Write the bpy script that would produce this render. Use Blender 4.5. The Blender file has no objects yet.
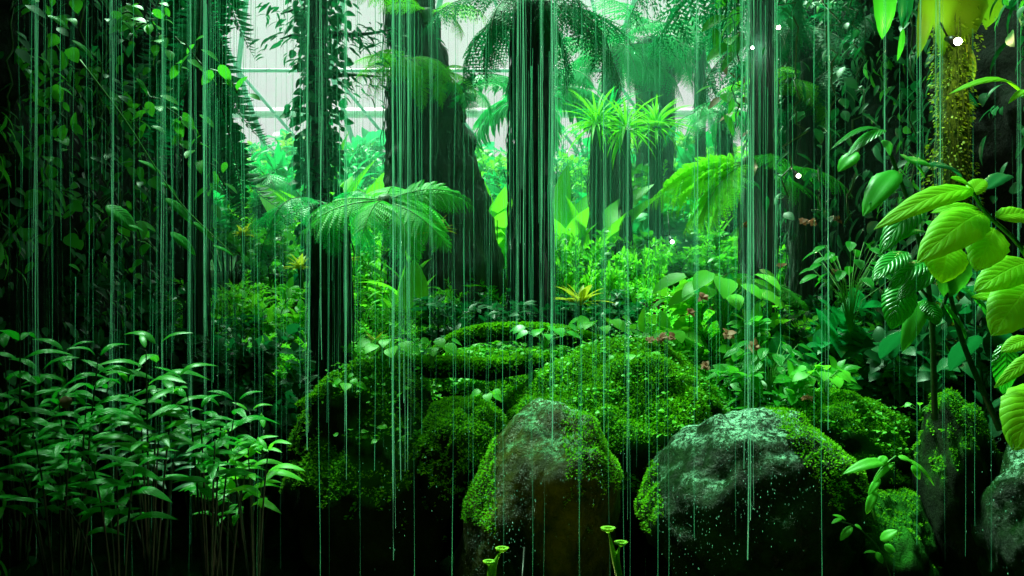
import bpy, bmesh, math, random
import numpy as np
from mathutils import Vector, Matrix, noise as mnoise

# ------------------------------------------------------------------ camera, sky, sun, exposure
SC = bpy.context.scene
COL = SC.collection
R = random.Random(7)
FPX = 910.2          # focal length in pixels of the 1024 wide frame
CZ = 1.8
cam_d = bpy.data.cameras.new('camera'); cam_d.lens = 32.0; cam_d.sensor_width = 36.0
cam_d.clip_end = 200
cam = bpy.data.objects.new('camera', cam_d); COL.objects.link(cam)
cam.location = (0, 0, CZ); cam.rotation_euler = (math.pi/2, 0, 0)
SC.camera = cam

SC.view_settings.view_transform = 'Standard'
SC.view_settings.look = 'None'
SC.view_settings.gamma = 1.0
SC.view_settings.use_curve_mapping = False
SC.view_settings.exposure = 0.0
SC.cycles.use_denoising = True
SC.cycles.max_bounces = 8
SC.cycles.transparent_max_bounces = 24
SC.cycles.diffuse_bounces = 3
SC.cycles.glossy_bounces = 3
SC.cycles.volume_bounces = 0
SC.cycles.sample_clamp_indirect = 4.0

world = bpy.data.worlds.new('sky'); SC.world = world; world.use_nodes = True
bg = world.node_tree.nodes['Background']
bg.inputs['Color'].default_value = (0.86, 0.80, 0.87, 1)
bg.inputs['Strength'].default_value = 0.85

sun_d = bpy.data.lights.new('sun', 'SUN'); sun_d.energy = 15.0; sun_d.angle = math.radians(16)
sun_d.color = (1.0, 1.0, 0.95)
sun = bpy.data.objects.new('sun', sun_d); COL.objects.link(sun)
SUN_DIR = Vector((0.30, -0.42, -1.0)).normalized()
sun.rotation_euler = SUN_DIR.to_track_quat('-Z', 'Y').to_euler()
sun.location = (-3, 8, 14)

def at(px, py, Y):
    """the point at distance Y seen at pixel (px, py)"""
    return Vector(((px-512)/FPX*Y, Y, CZ - (py-288)/FPX*Y))

# ------------------------------------------------------------------ materials
def nmat(name):
    m = bpy.data.materials.new(name); m.use_nodes = True
    nt = m.node_tree
    return m, nt, nt.nodes['Principled BSDF'], nt.nodes['Material Output']

def ramp(nt, fac, stops):
    r = nt.nodes.new('ShaderNodeValToRGB')
    e = r.color_ramp.elements
    while len(e) < len(stops): e.new(0.5)
    for i, (p, c) in enumerate(stops):
        e[i].position = p; e[i].color = (*c, 1)
    nt.links.new(fac, r.inputs['Fac'])
    return r.outputs['Color']

def noise(nt, scale, detail=4, coord='Object', rough=0.6, vec=None):
    n = nt.nodes.new('ShaderNodeTexNoise'); n.inputs['Scale'].default_value = scale
    n.inputs['Detail'].default_value = detail; n.inputs['Roughness'].default_value = rough
    if vec is None:
        t = nt.nodes.new('ShaderNodeTexCoord'); vec = t.outputs[coord]
    nt.links.new(vec, n.inputs['Vector'])
    return n.outputs['Fac']

def leaf_mat(name, c1, c2, tr, trans=0.4, rough=0.4, veins=0.0, spec=0.3):
    m, nt, p, out = nmat(name)
    L = nt.links.new
    f = noise(nt, 2.3, 2)
    col = ramp(nt, f, [(0.35, c1), (0.65, c2)])
    L(col, p.inputs['Base Color'])
    p.inputs['Roughness'].default_value = rough
    p.inputs['Specular IOR Level'].default_value = spec
    t = nt.nodes.new('ShaderNodeBsdfTranslucent'); t.inputs['Color'].default_value = (*tr, 1)
    mx = nt.nodes.new('ShaderNodeMixShader'); mx.inputs['Fac'].default_value = trans
    L(p.outputs[0], mx.inputs[1]); L(t.outputs[0], mx.inputs[2]); L(mx.outputs[0], out.inputs['Surface'])
    if veins > 0:
        uv = nt.nodes.new('ShaderNodeUVMap'); sp = nt.nodes.new('ShaderNodeSeparateXYZ'); L(uv.outputs[0], sp.inputs[0])
        def M(op, a, b=None):
            n = nt.nodes.new('ShaderNodeMath'); n.operation = op
            for i, v in enumerate((a, b)):
                if v is None: continue
                if isinstance(v, (int, float)): n.inputs[i].default_value = v
                else: L(v, n.inputs[i])
            return n.outputs[0]
        au = M('ABSOLUTE', sp.outputs['X'])
        ph = M('SUBTRACT', M('MULTIPLY', sp.outputs['Y'], 60.0), M('MULTIPLY', au, 16.0))
        w = M('POWER', M('ABSOLUTE', M('SINE', M('MULTIPLY', ph, 0.5))), 0.45)
        mid = M('MINIMUM', M('MULTIPLY', au, 14.0), 1.0)
        h = M('MULTIPLY', w, mid)
        b = nt.nodes.new('ShaderNodeBump'); b.inputs['Strength'].default_value = veins; b.inputs['Distance'].default_value = 0.006
        L(h, b.inputs['Height']); L(b.outputs[0], p.inputs['Normal']); L(b.outputs[0], t.inputs['Normal'])
        # pale veins
        mc = nt.nodes.new('ShaderNodeMixRGB'); mc.inputs[2].default_value = (c2[0]*1.5+.02, min(1, c2[1]*1.4), c2[2]*1.5+.02, 1)
        L(M('SUBTRACT', 1.0, h), mc.inputs[0]); L(col, mc.inputs[1])
        mc0 = M('MULTIPLY', M('SUBTRACT', 1.0, h), 0.6); L(mc0, mc.inputs[0]); L(mc.outputs[0], p.inputs['Base Color'])
    return m

M_ = {}
M_['lime'] = leaf_mat('lime leaf', (0.15, 0.54, 0.004), (0.25, 0.68, 0.006), (0.45, 0.95, 0.01), 0.5, 0.5, veins=0.25)
M_['gloss'] = leaf_mat('glossy leaf', (0.012, 0.26, 0.02), (0.02, 0.36, 0.03), (0.04, 0.55, 0.02), 0.35, 0.28, veins=0.9, spec=0.5)
M_['green'] = leaf_mat('green leaf', (0.02, 0.28, 0.02), (0.05, 0.44, 0.03), (0.10, 0.62, 0.03), 0.4, 0.38)
M_['bright'] = leaf_mat('bright leaf', (0.06, 0.50, 0.03), (0.15, 0.66, 0.04), (0.22, 0.85, 0.03), 0.45, 0.45)
M_['teal'] = leaf_mat('cool green leaf', (0.008, 0.34, 0.09), (0.02, 0.48, 0.14), (0.02, 0.62, 0.14), 0.4, 0.4)
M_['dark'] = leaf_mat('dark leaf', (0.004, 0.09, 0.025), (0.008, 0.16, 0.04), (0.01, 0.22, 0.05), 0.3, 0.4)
M_['frond'] = leaf_mat('fern frond', (0.02, 0.42, 0.04), (0.05, 0.58, 0.05), (0.07, 0.72, 0.05), 0.45, 0.5)
M_['darkfrond'] = leaf_mat('dark fern frond', (0.004, 0.13, 0.05), (0.008, 0.20, 0.07), (0.008, 0.30, 0.09), 0.35, 0.5)
M_['moss'] = leaf_mat('moss', (0.05, 0.32, 0.003), (0.18, 0.58, 0.006), (0.20, 0.65, 0.01), 0.3, 0.7, spec=0.15)
M_['yellow'] = leaf_mat('yellow leaf', (0.30, 0.42, 0.02), (0.42, 0.50, 0.04), (0.55, 0.62, 0.03), 0.4, 0.5)
M_['lowleaf'] = leaf_mat('cool shrub leaf', (0.006, 0.22, 0.015), (0.015, 0.38, 0.02), (0.02, 0.5, 0.02), 0.35, 0.33, veins=0.3, spec=0.22)
M_['pink'] = leaf_mat('faded pink petal', (0.42, 0.17, 0.10), (0.52, 0.26, 0.16), (0.5, 0.2, 0.1), 0.4, 0.6)
M_['hangleaf'] = leaf_mat('hanging leaf', (0.08, 0.20, 0.004), (0.16, 0.30, 0.006), (0.2, 0.4, 0.01), 0.4, 0.5)
M_['hangmoss'] = leaf_mat('yellow green hanging moss', (0.12, 0.26, 0.006), (0.26, 0.40, 0.01), (0.3, 0.5, 0.01), 0.3, 0.6)
M_['rust'] = leaf_mat('rust leaf', (0.10, 0.05, 0.01), (0.16, 0.07, 0.015), (0.2, 0.08, 0.01), 0.3, 0.6)

def bark(name, c1, c2, rough=0.8, sc=(9, 9, 1.2), bump=0.8):
    m, nt, p, out = nmat(name)
    t = nt.nodes.new('ShaderNodeTexCoord'); mp = nt.nodes.new('ShaderNodeMapping'); mp.inputs['Scale'].default_value = sc
    nt.links.new(t.outputs['Object'], mp.inputs['Vector'])
    f = noise(nt, 3.0, 6, vec=mp.outputs[0], rough=0.7)
    nt.links.new(ramp(nt, f, [(0.35, c1), (0.7, c2)]), p.inputs['Base Color'])
    p.inputs['Roughness'].default_value = rough
    b = nt.nodes.new('ShaderNodeBump'); b.inputs['Strength'].default_value = bump; b.inputs['Distance'].default_value = 0.03
    nt.links.new(f, b.inputs['Height']); nt.links.new(b.outputs[0], p.inputs['Normal'])
    return m
M_['bark'] = bark('dark wet bark', (0.002, 0.010, 0.006), (0.010, 0.060, 0.030), 0.55)
M_['mossbark'] = bark('mossy bark', (0.02, 0.06, 0.004), (0.14, 0.26, 0.012), 0.8, (16, 16, 8))
M_['stem'] = bark('green stem', (0.006, 0.05, 0.006), (0.02, 0.13, 0.012), 0.5, (20, 20, 20), 0.2)
M_['stemlime'] = bark('lime stem', (0.03, 0.22, 0.01), (0.07, 0.36, 0.02), 0.5, (20, 20, 20), 0.2)
M_['fibre'] = bark('fibrous palm trunk', (0.001, 0.006, 0.004), (0.012, 0.10, 0.055), 0.5, (30, 30, 0.9), 1.0)

def rock_mat(name, dark, light, green, rough, moss_glint_lo, moss_glint_hi, sheen=0.0, glint_speck=False):
    m, nt, p, out = nmat(name); L = nt.links.new
    f = noise(nt, 5.0, 10, rough=0.7)
    f2 = noise(nt, 28.0, 6, rough=0.75)
    base = ramp(nt, f, [(0.38, dark), (0.68, light)])
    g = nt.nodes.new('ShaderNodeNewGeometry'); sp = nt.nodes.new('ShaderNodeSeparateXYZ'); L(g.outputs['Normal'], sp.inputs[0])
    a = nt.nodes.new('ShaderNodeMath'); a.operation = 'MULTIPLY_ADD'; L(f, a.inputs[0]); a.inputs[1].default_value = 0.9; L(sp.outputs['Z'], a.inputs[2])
    mr = nt.nodes.new('ShaderNodeMapRange'); mr.inputs['From Min'].default_value = moss_glint_lo; mr.inputs['From Max'].default_value = moss_glint_hi
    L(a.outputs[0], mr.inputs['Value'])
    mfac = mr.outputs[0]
    if glint_speck:
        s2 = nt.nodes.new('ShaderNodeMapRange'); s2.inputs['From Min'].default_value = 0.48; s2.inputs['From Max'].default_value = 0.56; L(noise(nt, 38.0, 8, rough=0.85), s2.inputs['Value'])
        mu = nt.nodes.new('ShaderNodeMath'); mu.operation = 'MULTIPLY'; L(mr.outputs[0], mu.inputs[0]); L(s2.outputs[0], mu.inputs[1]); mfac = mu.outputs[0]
    mx = nt.nodes.new('ShaderNodeMixRGB'); L(mfac, mx.inputs[0]); L(base, mx.inputs[1]); mx.inputs[2].default_value = (*green, 1)  # moss on upward faces; on the wet rocks a painted pale highlight
    L(mx.outputs[0], p.inputs['Base Color'])
    rr = nt.nodes.new('ShaderNodeMapRange'); rr.inputs['To Min'].default_value = rough; rr.inputs['To Max'].default_value = rough+0.35
    L(f2, rr.inputs['Value']); L(rr.outputs[0], p.inputs['Roughness'])
    p.inputs['Specular IOR Level'].default_value = 0.10
    if sheen:
        p.inputs['Coat Weight'].default_value = sheen; p.inputs['Coat Roughness'].default_value = 0.12
    ad = nt.nodes.new('ShaderNodeMath'); ad.operation = 'ADD'; L(f, ad.inputs[0]); L(f2, ad.inputs[1])
    b = nt.nodes.new('ShaderNodeBump'); b.inputs['Strength'].default_value = 1.0; b.inputs['Distance'].default_value = 0.05
    L(ad.outputs[0], b.inputs['Height']); L(b.outputs[0], p.inputs['Normal'])
    if sheen: L(b.outputs[0], p.inputs['Coat Normal'])
    return m
M_['rock'] = rock_mat('wet dark rock', (0.006, 0.014, 0.006), (0.05, 0.06, 0.02), (0.02, 0.13, 0.01), 0.3, 1.1, 1.35, 0.4)
M_['wetrock'] = rock_mat('wet rock painted glints', (0.001, 0.012, 0.002), (0.012, 0.07, 0.010), (0.50, 1.0, 0.70), 0.2, 1.02, 1.38, 0.05, True)  # white wet highlight put into the colour of the upward faces
M_['brownrock'] = rock_mat('ochre rock', (0.008, 0.022, 0.001), (0.10, 0.115, 0.002), (0.30, 0.80, 0.42), 0.2, 1.05, 1.42, 0.05, True)  # ochre stone, pale glints painted into its top
M_['mossrock'] = rock_mat('mossy rock', (0.004, 0.012, 0.003), (0.015, 0.04, 0.008), (0.02, 0.20, 0.01), 0.6, 0.55, 1.0)
M_['redrock'] = rock_mat('reddish brown rock', (0.03, 0.012, 0.002), (0.14, 0.05, 0.008), (0.03, 0.2, 0.01), 0.6, 1.3, 1.6)
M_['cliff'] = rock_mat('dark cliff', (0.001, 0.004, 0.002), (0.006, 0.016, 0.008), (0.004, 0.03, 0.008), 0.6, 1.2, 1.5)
M_['soil'] = rock_mat('mossy soil', (0.003, 0.010, 0.003), (0.010, 0.05, 0.010), (0.012, 0.11, 0.015), 0.7, 1.2, 1.6)

def simple(name, c, rough=0.5, metal=0.0):
    m, nt, p, out = nmat(name); p.inputs['Base Color'].default_value = (*c, 1)
    p.inputs['Roughness'].default_value = rough; p.inputs['Metallic'].default_value = metal
    return m
M_['steel'] = simple('painted steel', (0.16, 0.36, 0.27), 0.4)
M_['whitesteel'] = simple('white painted beam', (0.75, 0.85, 0.80), 0.5)
M_['blackmetal'] = simple('black metal', (0.01, 0.012, 0.01), 0.4, 0.6)
def glow(name, c, s):
    m, nt, p, out = nmat(name); p.inputs['Emission Color'].default_value = (*c, 1); p.inputs['Emission Strength'].default_value = s
    p.inputs['Base Color'].default_value = (*c, 1); return m
M_['bulb'] = glow('lit bulb', (1.0, 1.0, 0.72), 30)
M_['bulbcool'] = glow('lit cool bulb', (0.85, 1.0, 0.9), 14)

def glass_mat(name, tint):
    m, nt, p, out = nmat(name); L = nt.links.new
    t = nt.nodes.new('ShaderNodeBsdfTransparent'); t.inputs['Color'].default_value = (*tint, 1)
    g = nt.nodes.new('ShaderNodeBsdfGlossy'); g.inputs['Roughness'].default_value = 0.05
    mx = nt.nodes.new('ShaderNodeMixShader'); mx.inputs['Fac'].default_value = 0.05
    L(t.outputs[0], mx.inputs[1]); L(g.outputs[0], mx.inputs[2]); L(mx.outputs[0], out.inputs['Surface'])
    return m
M_['glass'] = glass_mat('clear greenhouse glass', (0.96, 0.97, 0.96))
M_['roofglass'] = glass_mat('green light filter glass', (0.50, 0.97, 0.62))  # unseen roof panes, green tint added to colour the daylight

def water_mat(name, op, col):
    m, nt, p, out = nmat(name); L = nt.links.new
    p.inputs['Base Color'].default_value = (*col, 1); p.inputs['Roughness'].default_value = 0.15
    p.inputs['Specular IOR Level'].default_value = 0.8
    tl = nt.nodes.new('ShaderNodeBsdfTranslucent'); tl.inputs['Color'].default_value = (*col, 1)
    m1 = nt.nodes.new('ShaderNodeMixShader'); m1.inputs['Fac'].default_value = 0.5
    L(p.outputs[0], m1.inputs[1]); L(tl.outputs[0], m1.inputs[2])
    t = nt.nodes.new('ShaderNodeBsdfTransparent')
    # broken into brighter and clearer lengths
    tc = nt.nodes.new('ShaderNodeTexCoord'); mp = nt.nodes.new('ShaderNodeMapping'); mp.inputs['Scale'].default_value = (60, 60, 2.2)
    L(tc.outputs['Object'], mp.inputs['Vector'])
    f = noise(nt, 1.0, 3, vec=mp.outputs[0])
    mr = nt.nodes.new('ShaderNodeMapRange'); mr.inputs['From Min'].default_value = 0.38; mr.inputs['From Max'].default_value = 0.66
    mr.inputs['To Min'].default_value = op*0.05; mr.inputs['To Max'].default_value = op
    L(f, mr.inputs['Value'])
    m2 = nt.nodes.new('ShaderNodeMixShader'); L(mr.outputs[0], m2.inputs['Fac'])
    L(t.outputs[0], m2.inputs[1]); L(m1.outputs[0], m2.inputs[2]); L(m2.outputs[0], out.inputs['Surface'])
    return m
M_['water'] = water_mat('falling water', 0.8, (0.35, 0.9, 0.65))
M_['finewater'] = water_mat('fine falling water', 0.6, (0.16, 0.75, 0.45))

# ------------------------------------------------------------------ mesh building
class T:    # a template: vertices, loops, face sizes, uv per vertex
    def __init__(s, v, faces, uv=None):
        s.v = np.array(v, dtype=np.float64)
        s.l = np.array([i for f in faces for i in f], dtype=np.int64)
        s.s = np.array([len(f) for f in faces], dtype=np.int64)
        s.uv = np.zeros((len(v), 2)) if uv is None else np.array(uv, dtype=np.float64)

class MB:
    def __init__(s): s.V = []; s.L = []; s.S = []; s.U = []; s.n = 0; s.MI = []
    def add(s, t, M=None, mi=0):
        v = t.v
        if M is not None:
            A = np.array(M)[:3, :]
            v = v @ A[:, :3].T + A[:, 3]
        s.V.append(v); s.L.append(t.l + s.n); s.S.append(t.s); s.U.append(t.uv); s.n += len(v)
        s.MI.append(np.full(len(t.s), mi))
    def mesh(s, name, mat, smooth=True):
        me = bpy.data.meshes.new(name)
        if s.n:
            V = np.concatenate(s.V); L = np.concatenate(s.L); S = np.concatenate(s.S); U = np.concatenate(s.U)
            me.vertices.add(len(V)); me.vertices.foreach_set('co', V.astype(np.float32).ravel())
            me.loops.add(len(L)); me.loops.foreach_set('vertex_index', L.astype(np.int32))
            me.polygons.add(len(S)); st = np.concatenate([[0], np.cumsum(S)[:-1]])
            me.polygons.foreach_set('loop_start', st.astype(np.int32))
            me.polygons.foreach_set('use_smooth', np.full(len(S), smooth))
            me.polygons.foreach_set('material_index', np.concatenate(s.MI).astype(np.int32))
            uvl = me.uv_layers.new(name='UVMap'); uvl.data.foreach_set('uv', U[L].astype(np.float32).ravel())
            me.update(calc_edges=True)
        for m in (mat if isinstance(mat, (list, tuple)) else [mat]): me.materials.append(M_[m])
        return me
    def build(s, name, mat, parent=None, smooth=True):
        return link(name, s.mesh(name, mat, smooth), parent)

def link(name, me, parent=None):
    o = bpy.data.objects.new(name, me); COL.objects.link(o)
    if parent: o.parent = parent
    return o

def tag(o, label=None, cat=None, group=None, kind=None):
    if label: o['label'] = label
    if cat: o['category'] = cat
    if group: o['group'] = group
    if kind: o['kind'] = kind
    return o

def empty(name, loc, rz=0, sc=1.0):
    o = bpy.data.objects.new(name, None); COL.objects.link(o)
    o.location = loc; o.rotation_euler = (0, 0, rz); o.scale = (sc, sc, sc); o.empty_display_size = 0.05
    return o

def copy_tree(o, parent=None):
    c = o.copy(); COL.objects.link(c); c.parent = parent
    for ch in list(o.children): copy_tree(ch, c)
    return c

def frame(d, up, pos, s=(1, 1, 1)):
    x = Vector(d).normalized(); u = Vector(up)
    y = u.cross(x)
    if y.length < 1e-4: y = Vector((1, 0.3, 0)).cross(x)
    y.normalize(); z = x.cross(y)
    M = np.eye(4)
    M[:3, 0] = np.array(x)*s[0]; M[:3, 1] = np.array(y)*s[1]; M[:3, 2] = np.array(z)*s[2]; M[:3, 3] = pos
    return M

def leaf_t(w=0.3, droop=0.25, fold=0.25, n=6, p=0.85, heart=False, wav=0.0):
    """unit long leaf along +X, w its full width; u across (-1..1), v along"""
    v = []; uv = []
    for i in range(n+1):
        t = i/n
        h = math.sin(math.pi*t**p)**0.8*w/2 if 0 < t < 1 else 0
        if heart and i == 0: h = w*0.22
        z0 = -droop*t*t
        for k in (-1, 0, 1):
            zz = z0 + abs(k)*h*fold + (wav*math.sin(t*9+k) if k else 0)*w
            v.append((t*(1-0.25*droop*t*t), k*h, zz)); uv.append((k, t))
    f = []
    for i in range(n):
        a = i*3; b = a+3
        for k in (0, 1):
            if i == n-1: f.append((a+k, b+1, a+k+1))
            elif i == 0 and not heart: f.append((a+1, b+k, b+k+1) if True else None)
            else: f.append((a+k, b+k, b+k+1, a+k+1))
    return T(v, f, uv)
LF = dict(
    oval=leaf_t(0.48, 0.25, 0.2, 8, 0.85), broad=leaf_t(0.62, 0.3, 0.18, 6, 0.75, True), lance=leaf_t(0.24, 0.35, 0.3, 7, 0.8),
    small=leaf_t(0.55, 0.2, 0.2, 4), strap=leaf_t(0.10, 0.5, 0.5, 7, 0.6), tiny=leaf_t(0.5, 0.15, 0.2, 3), heart=leaf_t(0.85, 0.3, 0.15, 6, 0.6, True))
def big_leaf_t(w, droop, fold, arch=0.0, nx=12, ny=4):
    """finer leaf for the near plants, with quilted and toothed edge"""
    v = []; uv = []; f = []
    for i in range(nx+1):
        t = i/nx
        h = (math.sin(math.pi*min(1, t**0.8))**0.75 if 0 < t < 1 else 0.0)*w/2
        h *= 1+0.05*math.sin(i*2.7)
        for k in range(-ny, ny+1):
            u = k/ny
            v.append((t, u*h, arch*math.sin(math.pi*t)-droop*t*t + abs(u)**1.3*h*fold - 0.35*h*u**4 + 0.012*w*math.sin(t*34-abs(u)*7)*(1-abs(u)*0.2)))
            uv.append((u, t))
    W = 2*ny+1
    for i in range(nx):
        for k in range(W-1):
            a = i*W+k
            if i == 0: f.append((a, a+W, a+W+1))
            elif i == nx-1: f.append((a, a+W, a+1))
            else: f.append((a, a+W, a+W+1, a+1))
    return T(v, f, uv)

def tube(mb, pts, rad, sides=7, mi=0, wob=0.0, seed=0, cap=True):
    pts = [Vector(p) for p in pts]
    if not hasattr(rad, '__len__'): rad = [rad]*len(pts)
    v = []; f = []; uv = []
    a0 = Vector((1, 0.1, 0.05))
    for i, p in enumerate(pts):
        d = (pts[min(i+1, len(pts)-1)]-pts[max(i-1, 0)]).normalized()
        y = d.cross(a0)
        if y.length < 1e-3: y = d.cross(Vector((0, 1, 0)))
        y.normalize(); z = y.cross(d)
        for k in range(sides):
            a = 2*math.pi*k/sides
            r = rad[i]
            if wob: r *= 1 + wob*mnoise.noise(Vector((math.cos(a)*2.2+seed, math.sin(a)*2.2, i*0.35))) + wob*0.7*mnoise.noise(Vector((math.cos(a)*7+seed, math.sin(a)*7, i*0.12)))
            v.append(p + (y*math.cos(a)+z*math.sin(a))*r); uv.append((k/sides, i/len(pts)))
    for i in range(len(pts)-1):
        for k in range(sides):
            k2 = (k+1) % sides
            f.append((i*sides+k, i*sides+k2, (i+1)*sides+k2, (i+1)*sides+k))
    if cap:
        f.append(tuple(range((len(pts)-1)*sides, len(pts)*sides)))
        f.append(tuple(reversed(range(sides))))
    mb.add(T(v, f, uv), None, mi)

def smooth_path(pts, n=24):
    """Catmull-Rom through pts; points may carry extra numbers such as a radius"""
    P = [np.array(p, float) for p in pts]; P = [2*P[0]-P[1]]+P+[2*P[-1]-P[-2]]
    out = []; m = len(P)-3
    for j in range(n+1):
        t = j/n*m; i = min(int(t), m-1); t -= i
        a, b, c, d = P[i:i+4]
        out.append(0.5*((2*b)+(-a+c)*t+(2*a-5*b+4*c-d)*t*t+(-a+3*b-3*c+d)*t**3))
    return out

# ------------------------------------------------------------------ the ground and its height
def ss(a, b, x):
    t = max(0, min(1, (x-a)/(b-a))); return t*t*(3-2*t)
def gz(x, y):
    z = 0.05 + 0.95*ss(4.6, 6.6, y) + 0.45*ss(6.5, 11, y) + 0.9*ss(11, 21, y)
    z += 0.5*ss(2.2, 3.6, abs(x))*ss(3.0, 5.5, y)
    return z + 0.10*mnoise.noise(Vector((x*0.7, y*0.7, 0))) + 0.04*mnoise.noise(Vector((x*2.5, y*2.5, 3)))

def grid(name, fn, nu, nv, mat, kind='structure', smooth=True):
    v = [fn(i/nu, j/nv) for j in range(nv+1) for i in range(nu+1)]
    f = [(j*(nu+1)+i, j*(nu+1)+i+1, (j+1)*(nu+1)+i+1, (j+1)*(nu+1)+i) for j in range(nv) for i in range(nu)]
    mb = MB(); mb.add(T(v, f)); o = mb.build(name, mat)
    o['kind'] = kind; return o
grid('floor', lambda u, v: Vector((-12+24*u, -4+28*v, gz(-12+24*u, -4+28*v))), 120, 140, 'soil')

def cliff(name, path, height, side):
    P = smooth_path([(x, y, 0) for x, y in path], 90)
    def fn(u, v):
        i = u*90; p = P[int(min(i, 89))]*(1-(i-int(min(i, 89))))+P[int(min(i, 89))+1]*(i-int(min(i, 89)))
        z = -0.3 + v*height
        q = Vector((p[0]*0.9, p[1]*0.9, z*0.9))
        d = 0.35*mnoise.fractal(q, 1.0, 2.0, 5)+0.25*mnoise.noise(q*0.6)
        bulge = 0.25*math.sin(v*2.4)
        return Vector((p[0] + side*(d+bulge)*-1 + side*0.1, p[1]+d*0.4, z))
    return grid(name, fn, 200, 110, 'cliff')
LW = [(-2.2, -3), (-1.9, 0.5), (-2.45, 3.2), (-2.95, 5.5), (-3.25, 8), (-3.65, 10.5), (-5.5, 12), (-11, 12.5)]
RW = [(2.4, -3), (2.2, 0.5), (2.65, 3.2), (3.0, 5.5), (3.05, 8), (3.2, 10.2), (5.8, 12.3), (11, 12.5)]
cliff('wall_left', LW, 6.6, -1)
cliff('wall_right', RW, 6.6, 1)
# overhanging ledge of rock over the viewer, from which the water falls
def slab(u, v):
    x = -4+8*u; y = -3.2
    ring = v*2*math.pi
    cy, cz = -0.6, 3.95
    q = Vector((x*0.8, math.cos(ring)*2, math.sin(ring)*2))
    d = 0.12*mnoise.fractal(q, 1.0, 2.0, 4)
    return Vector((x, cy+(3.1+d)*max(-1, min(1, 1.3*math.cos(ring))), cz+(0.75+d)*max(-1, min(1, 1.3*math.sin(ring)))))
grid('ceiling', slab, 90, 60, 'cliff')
grid('wall_back', lambda u, v: Vector((-3.5+7*u, -2.6+0.25*mnoise.fractal(Vector((u*5, v*4, 1)), 1, 2, 4), -0.3+4.6*v)), 50, 40, 'cliff')  # unseen grotto wall, added to darken light from behind

# ------------------------------------------------------------------ the glasshouse
GP = [(24.5, -0.5), (24.0, 3.0), (22.6, 7.2), (20.2, 10.4), (16.0, 12.8), (10.0, 14.0), (3.0, 14.2), (-4, 13.0), (-8, 10)]
def gbar(mb, a, b, r): tube(mb, [a, b], r, 6)
for wn, (ia, ib) in enumerate(((0, 3), (3, 8))):
    nm = 'window_1' if wn == 0 else 'window_2'
    mb = MB()
    for i in range(ia, ib):
        (y0, z0), (y1, z1) = GP[i], GP[i+1]
        mb.add(T([(-16, y0, z0), (16, y0, z0), (16, y1, z1), (-16, y1, z1)], [(0, 1, 2, 3)]))
    g = mb.build(nm, 'glass' if wn == 0 else 'roofglass'); g['kind'] = 'structure'
    mb = MB()
    xs = [-16+2.3*k for k in range(15)]
    for i in range(ia, ib):
        (y0, z0), (y1, z1) = GP[i], GP[i+1]
        for k, x in enumerate(xs):
            x0 = x + (0.0 if i % 2 == 0 else 1.15); x1 = x + (1.15 if i % 2 == 0 else 0.0)
            gbar(mb, (x0, y0, z0), (x1, y1, z1), 0.07)
            gbar(mb, (x0+2.3, y0, z0), (x1, y1, z1), 0.045)
        gbar(mb, (-16, y1, z1), (18, y1, z1), 0.05)
    b = mb.build('window_frame', 'steel', g); b['label'] = 'grey green steel glazing bars in triangles'
mb = MB(); tube(mb, [(-14, 23.0, 6.22), (14, 23.0, 6.22)], 0.13, 4); o = mb.build('trim_1', 'whitesteel'); o['kind'] = 'structure'

# ------------------------------------------------------------------ boulders
def boulder(label, c, s, mat, seed, lumps=0.28, moss=0, mossmin=0.25, mosssize=0.02, fine=5, group=None, mossmat='moss', name='boulder', region=None, rot=0, sq=1.0):
    rt = empty(name, c); tag(rt, label, 'boulder', group)
    bm = bmesh.new(); bmesh.ops.create_icosphere(bm, subdivisions=fine, radius=1)
    cr, sr = math.cos(rot), math.sin(rot)
    for v in bm.verts:
        n = v.co.normalized()
        q = n*1.1+Vector((seed*3.7, seed, 0))
        d = 1+lumps*mnoise.fractal(q, 1.0, 2.0, 6)+lumps*0.6*mnoise.noise(q*0.7)+.022*mnoise.fractal(q*7, .8, 2.0, 4)-.05*max(0, .18-abs(mnoise.noise(q*2.3)))/.18*(lumps > .1)
        if sq != 1.0: n = Vector([math.copysign(abs(k)**sq, k) for k in n])
        p = Vector((n.x*s[0]*d, n.y*s[1]*d, n.z*s[2]*d))
        v.co = Vector((p.x*cr-p.z*sr, p.y, p.x*sr+p.z*cr))
    bm.normal_update()
    me = bpy.data.meshes.new('stone'); bm.to_mesh(me)
    for p in me.polygons: p.use_smooth = True
    me.materials.append(M_[mat]); st = link('stone', me, rt)
    if moss:
        rr = random.Random(seed); mb = MB()
        fs = [f for f in bm.faces if f.normal.z + 0.45*mnoise.noise(f.calc_center_median()*3.0) > mossmin and f.normal.y < 0.75 and (region is None or region(f.calc_center_median()))]
        ar = np.array([f.calc_area() for f in fs]); ar /= ar.sum()
        for fi in np.random.default_rng(seed).choice(len(fs), moss, p=ar):
            f = fs[fi]; a, b, c2 = [v.co for v in f.verts[:3]]
            u, w = rr.random(), rr.random()
            if u+w > 1: u, w = 1-u, 1-w
            p = a+(b-a)*u+(c2-a)*w
            d = (f.normal*0.9+Vector((rr.gauss(0, .6), rr.gauss(0, .6), rr.gauss(0, .45)))).normalized()
            L = mosssize*rr.uniform(0.5, 1.3)
            mb.add(LF['tiny'], frame(d, (rr.gauss(0, 1), rr.gauss(0, 1), 1), p+f.normal*0.004, (L, L, L)))
        mb.build('moss', mossmat, rt, smooth=False)
    bm.free()
    return rt

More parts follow.
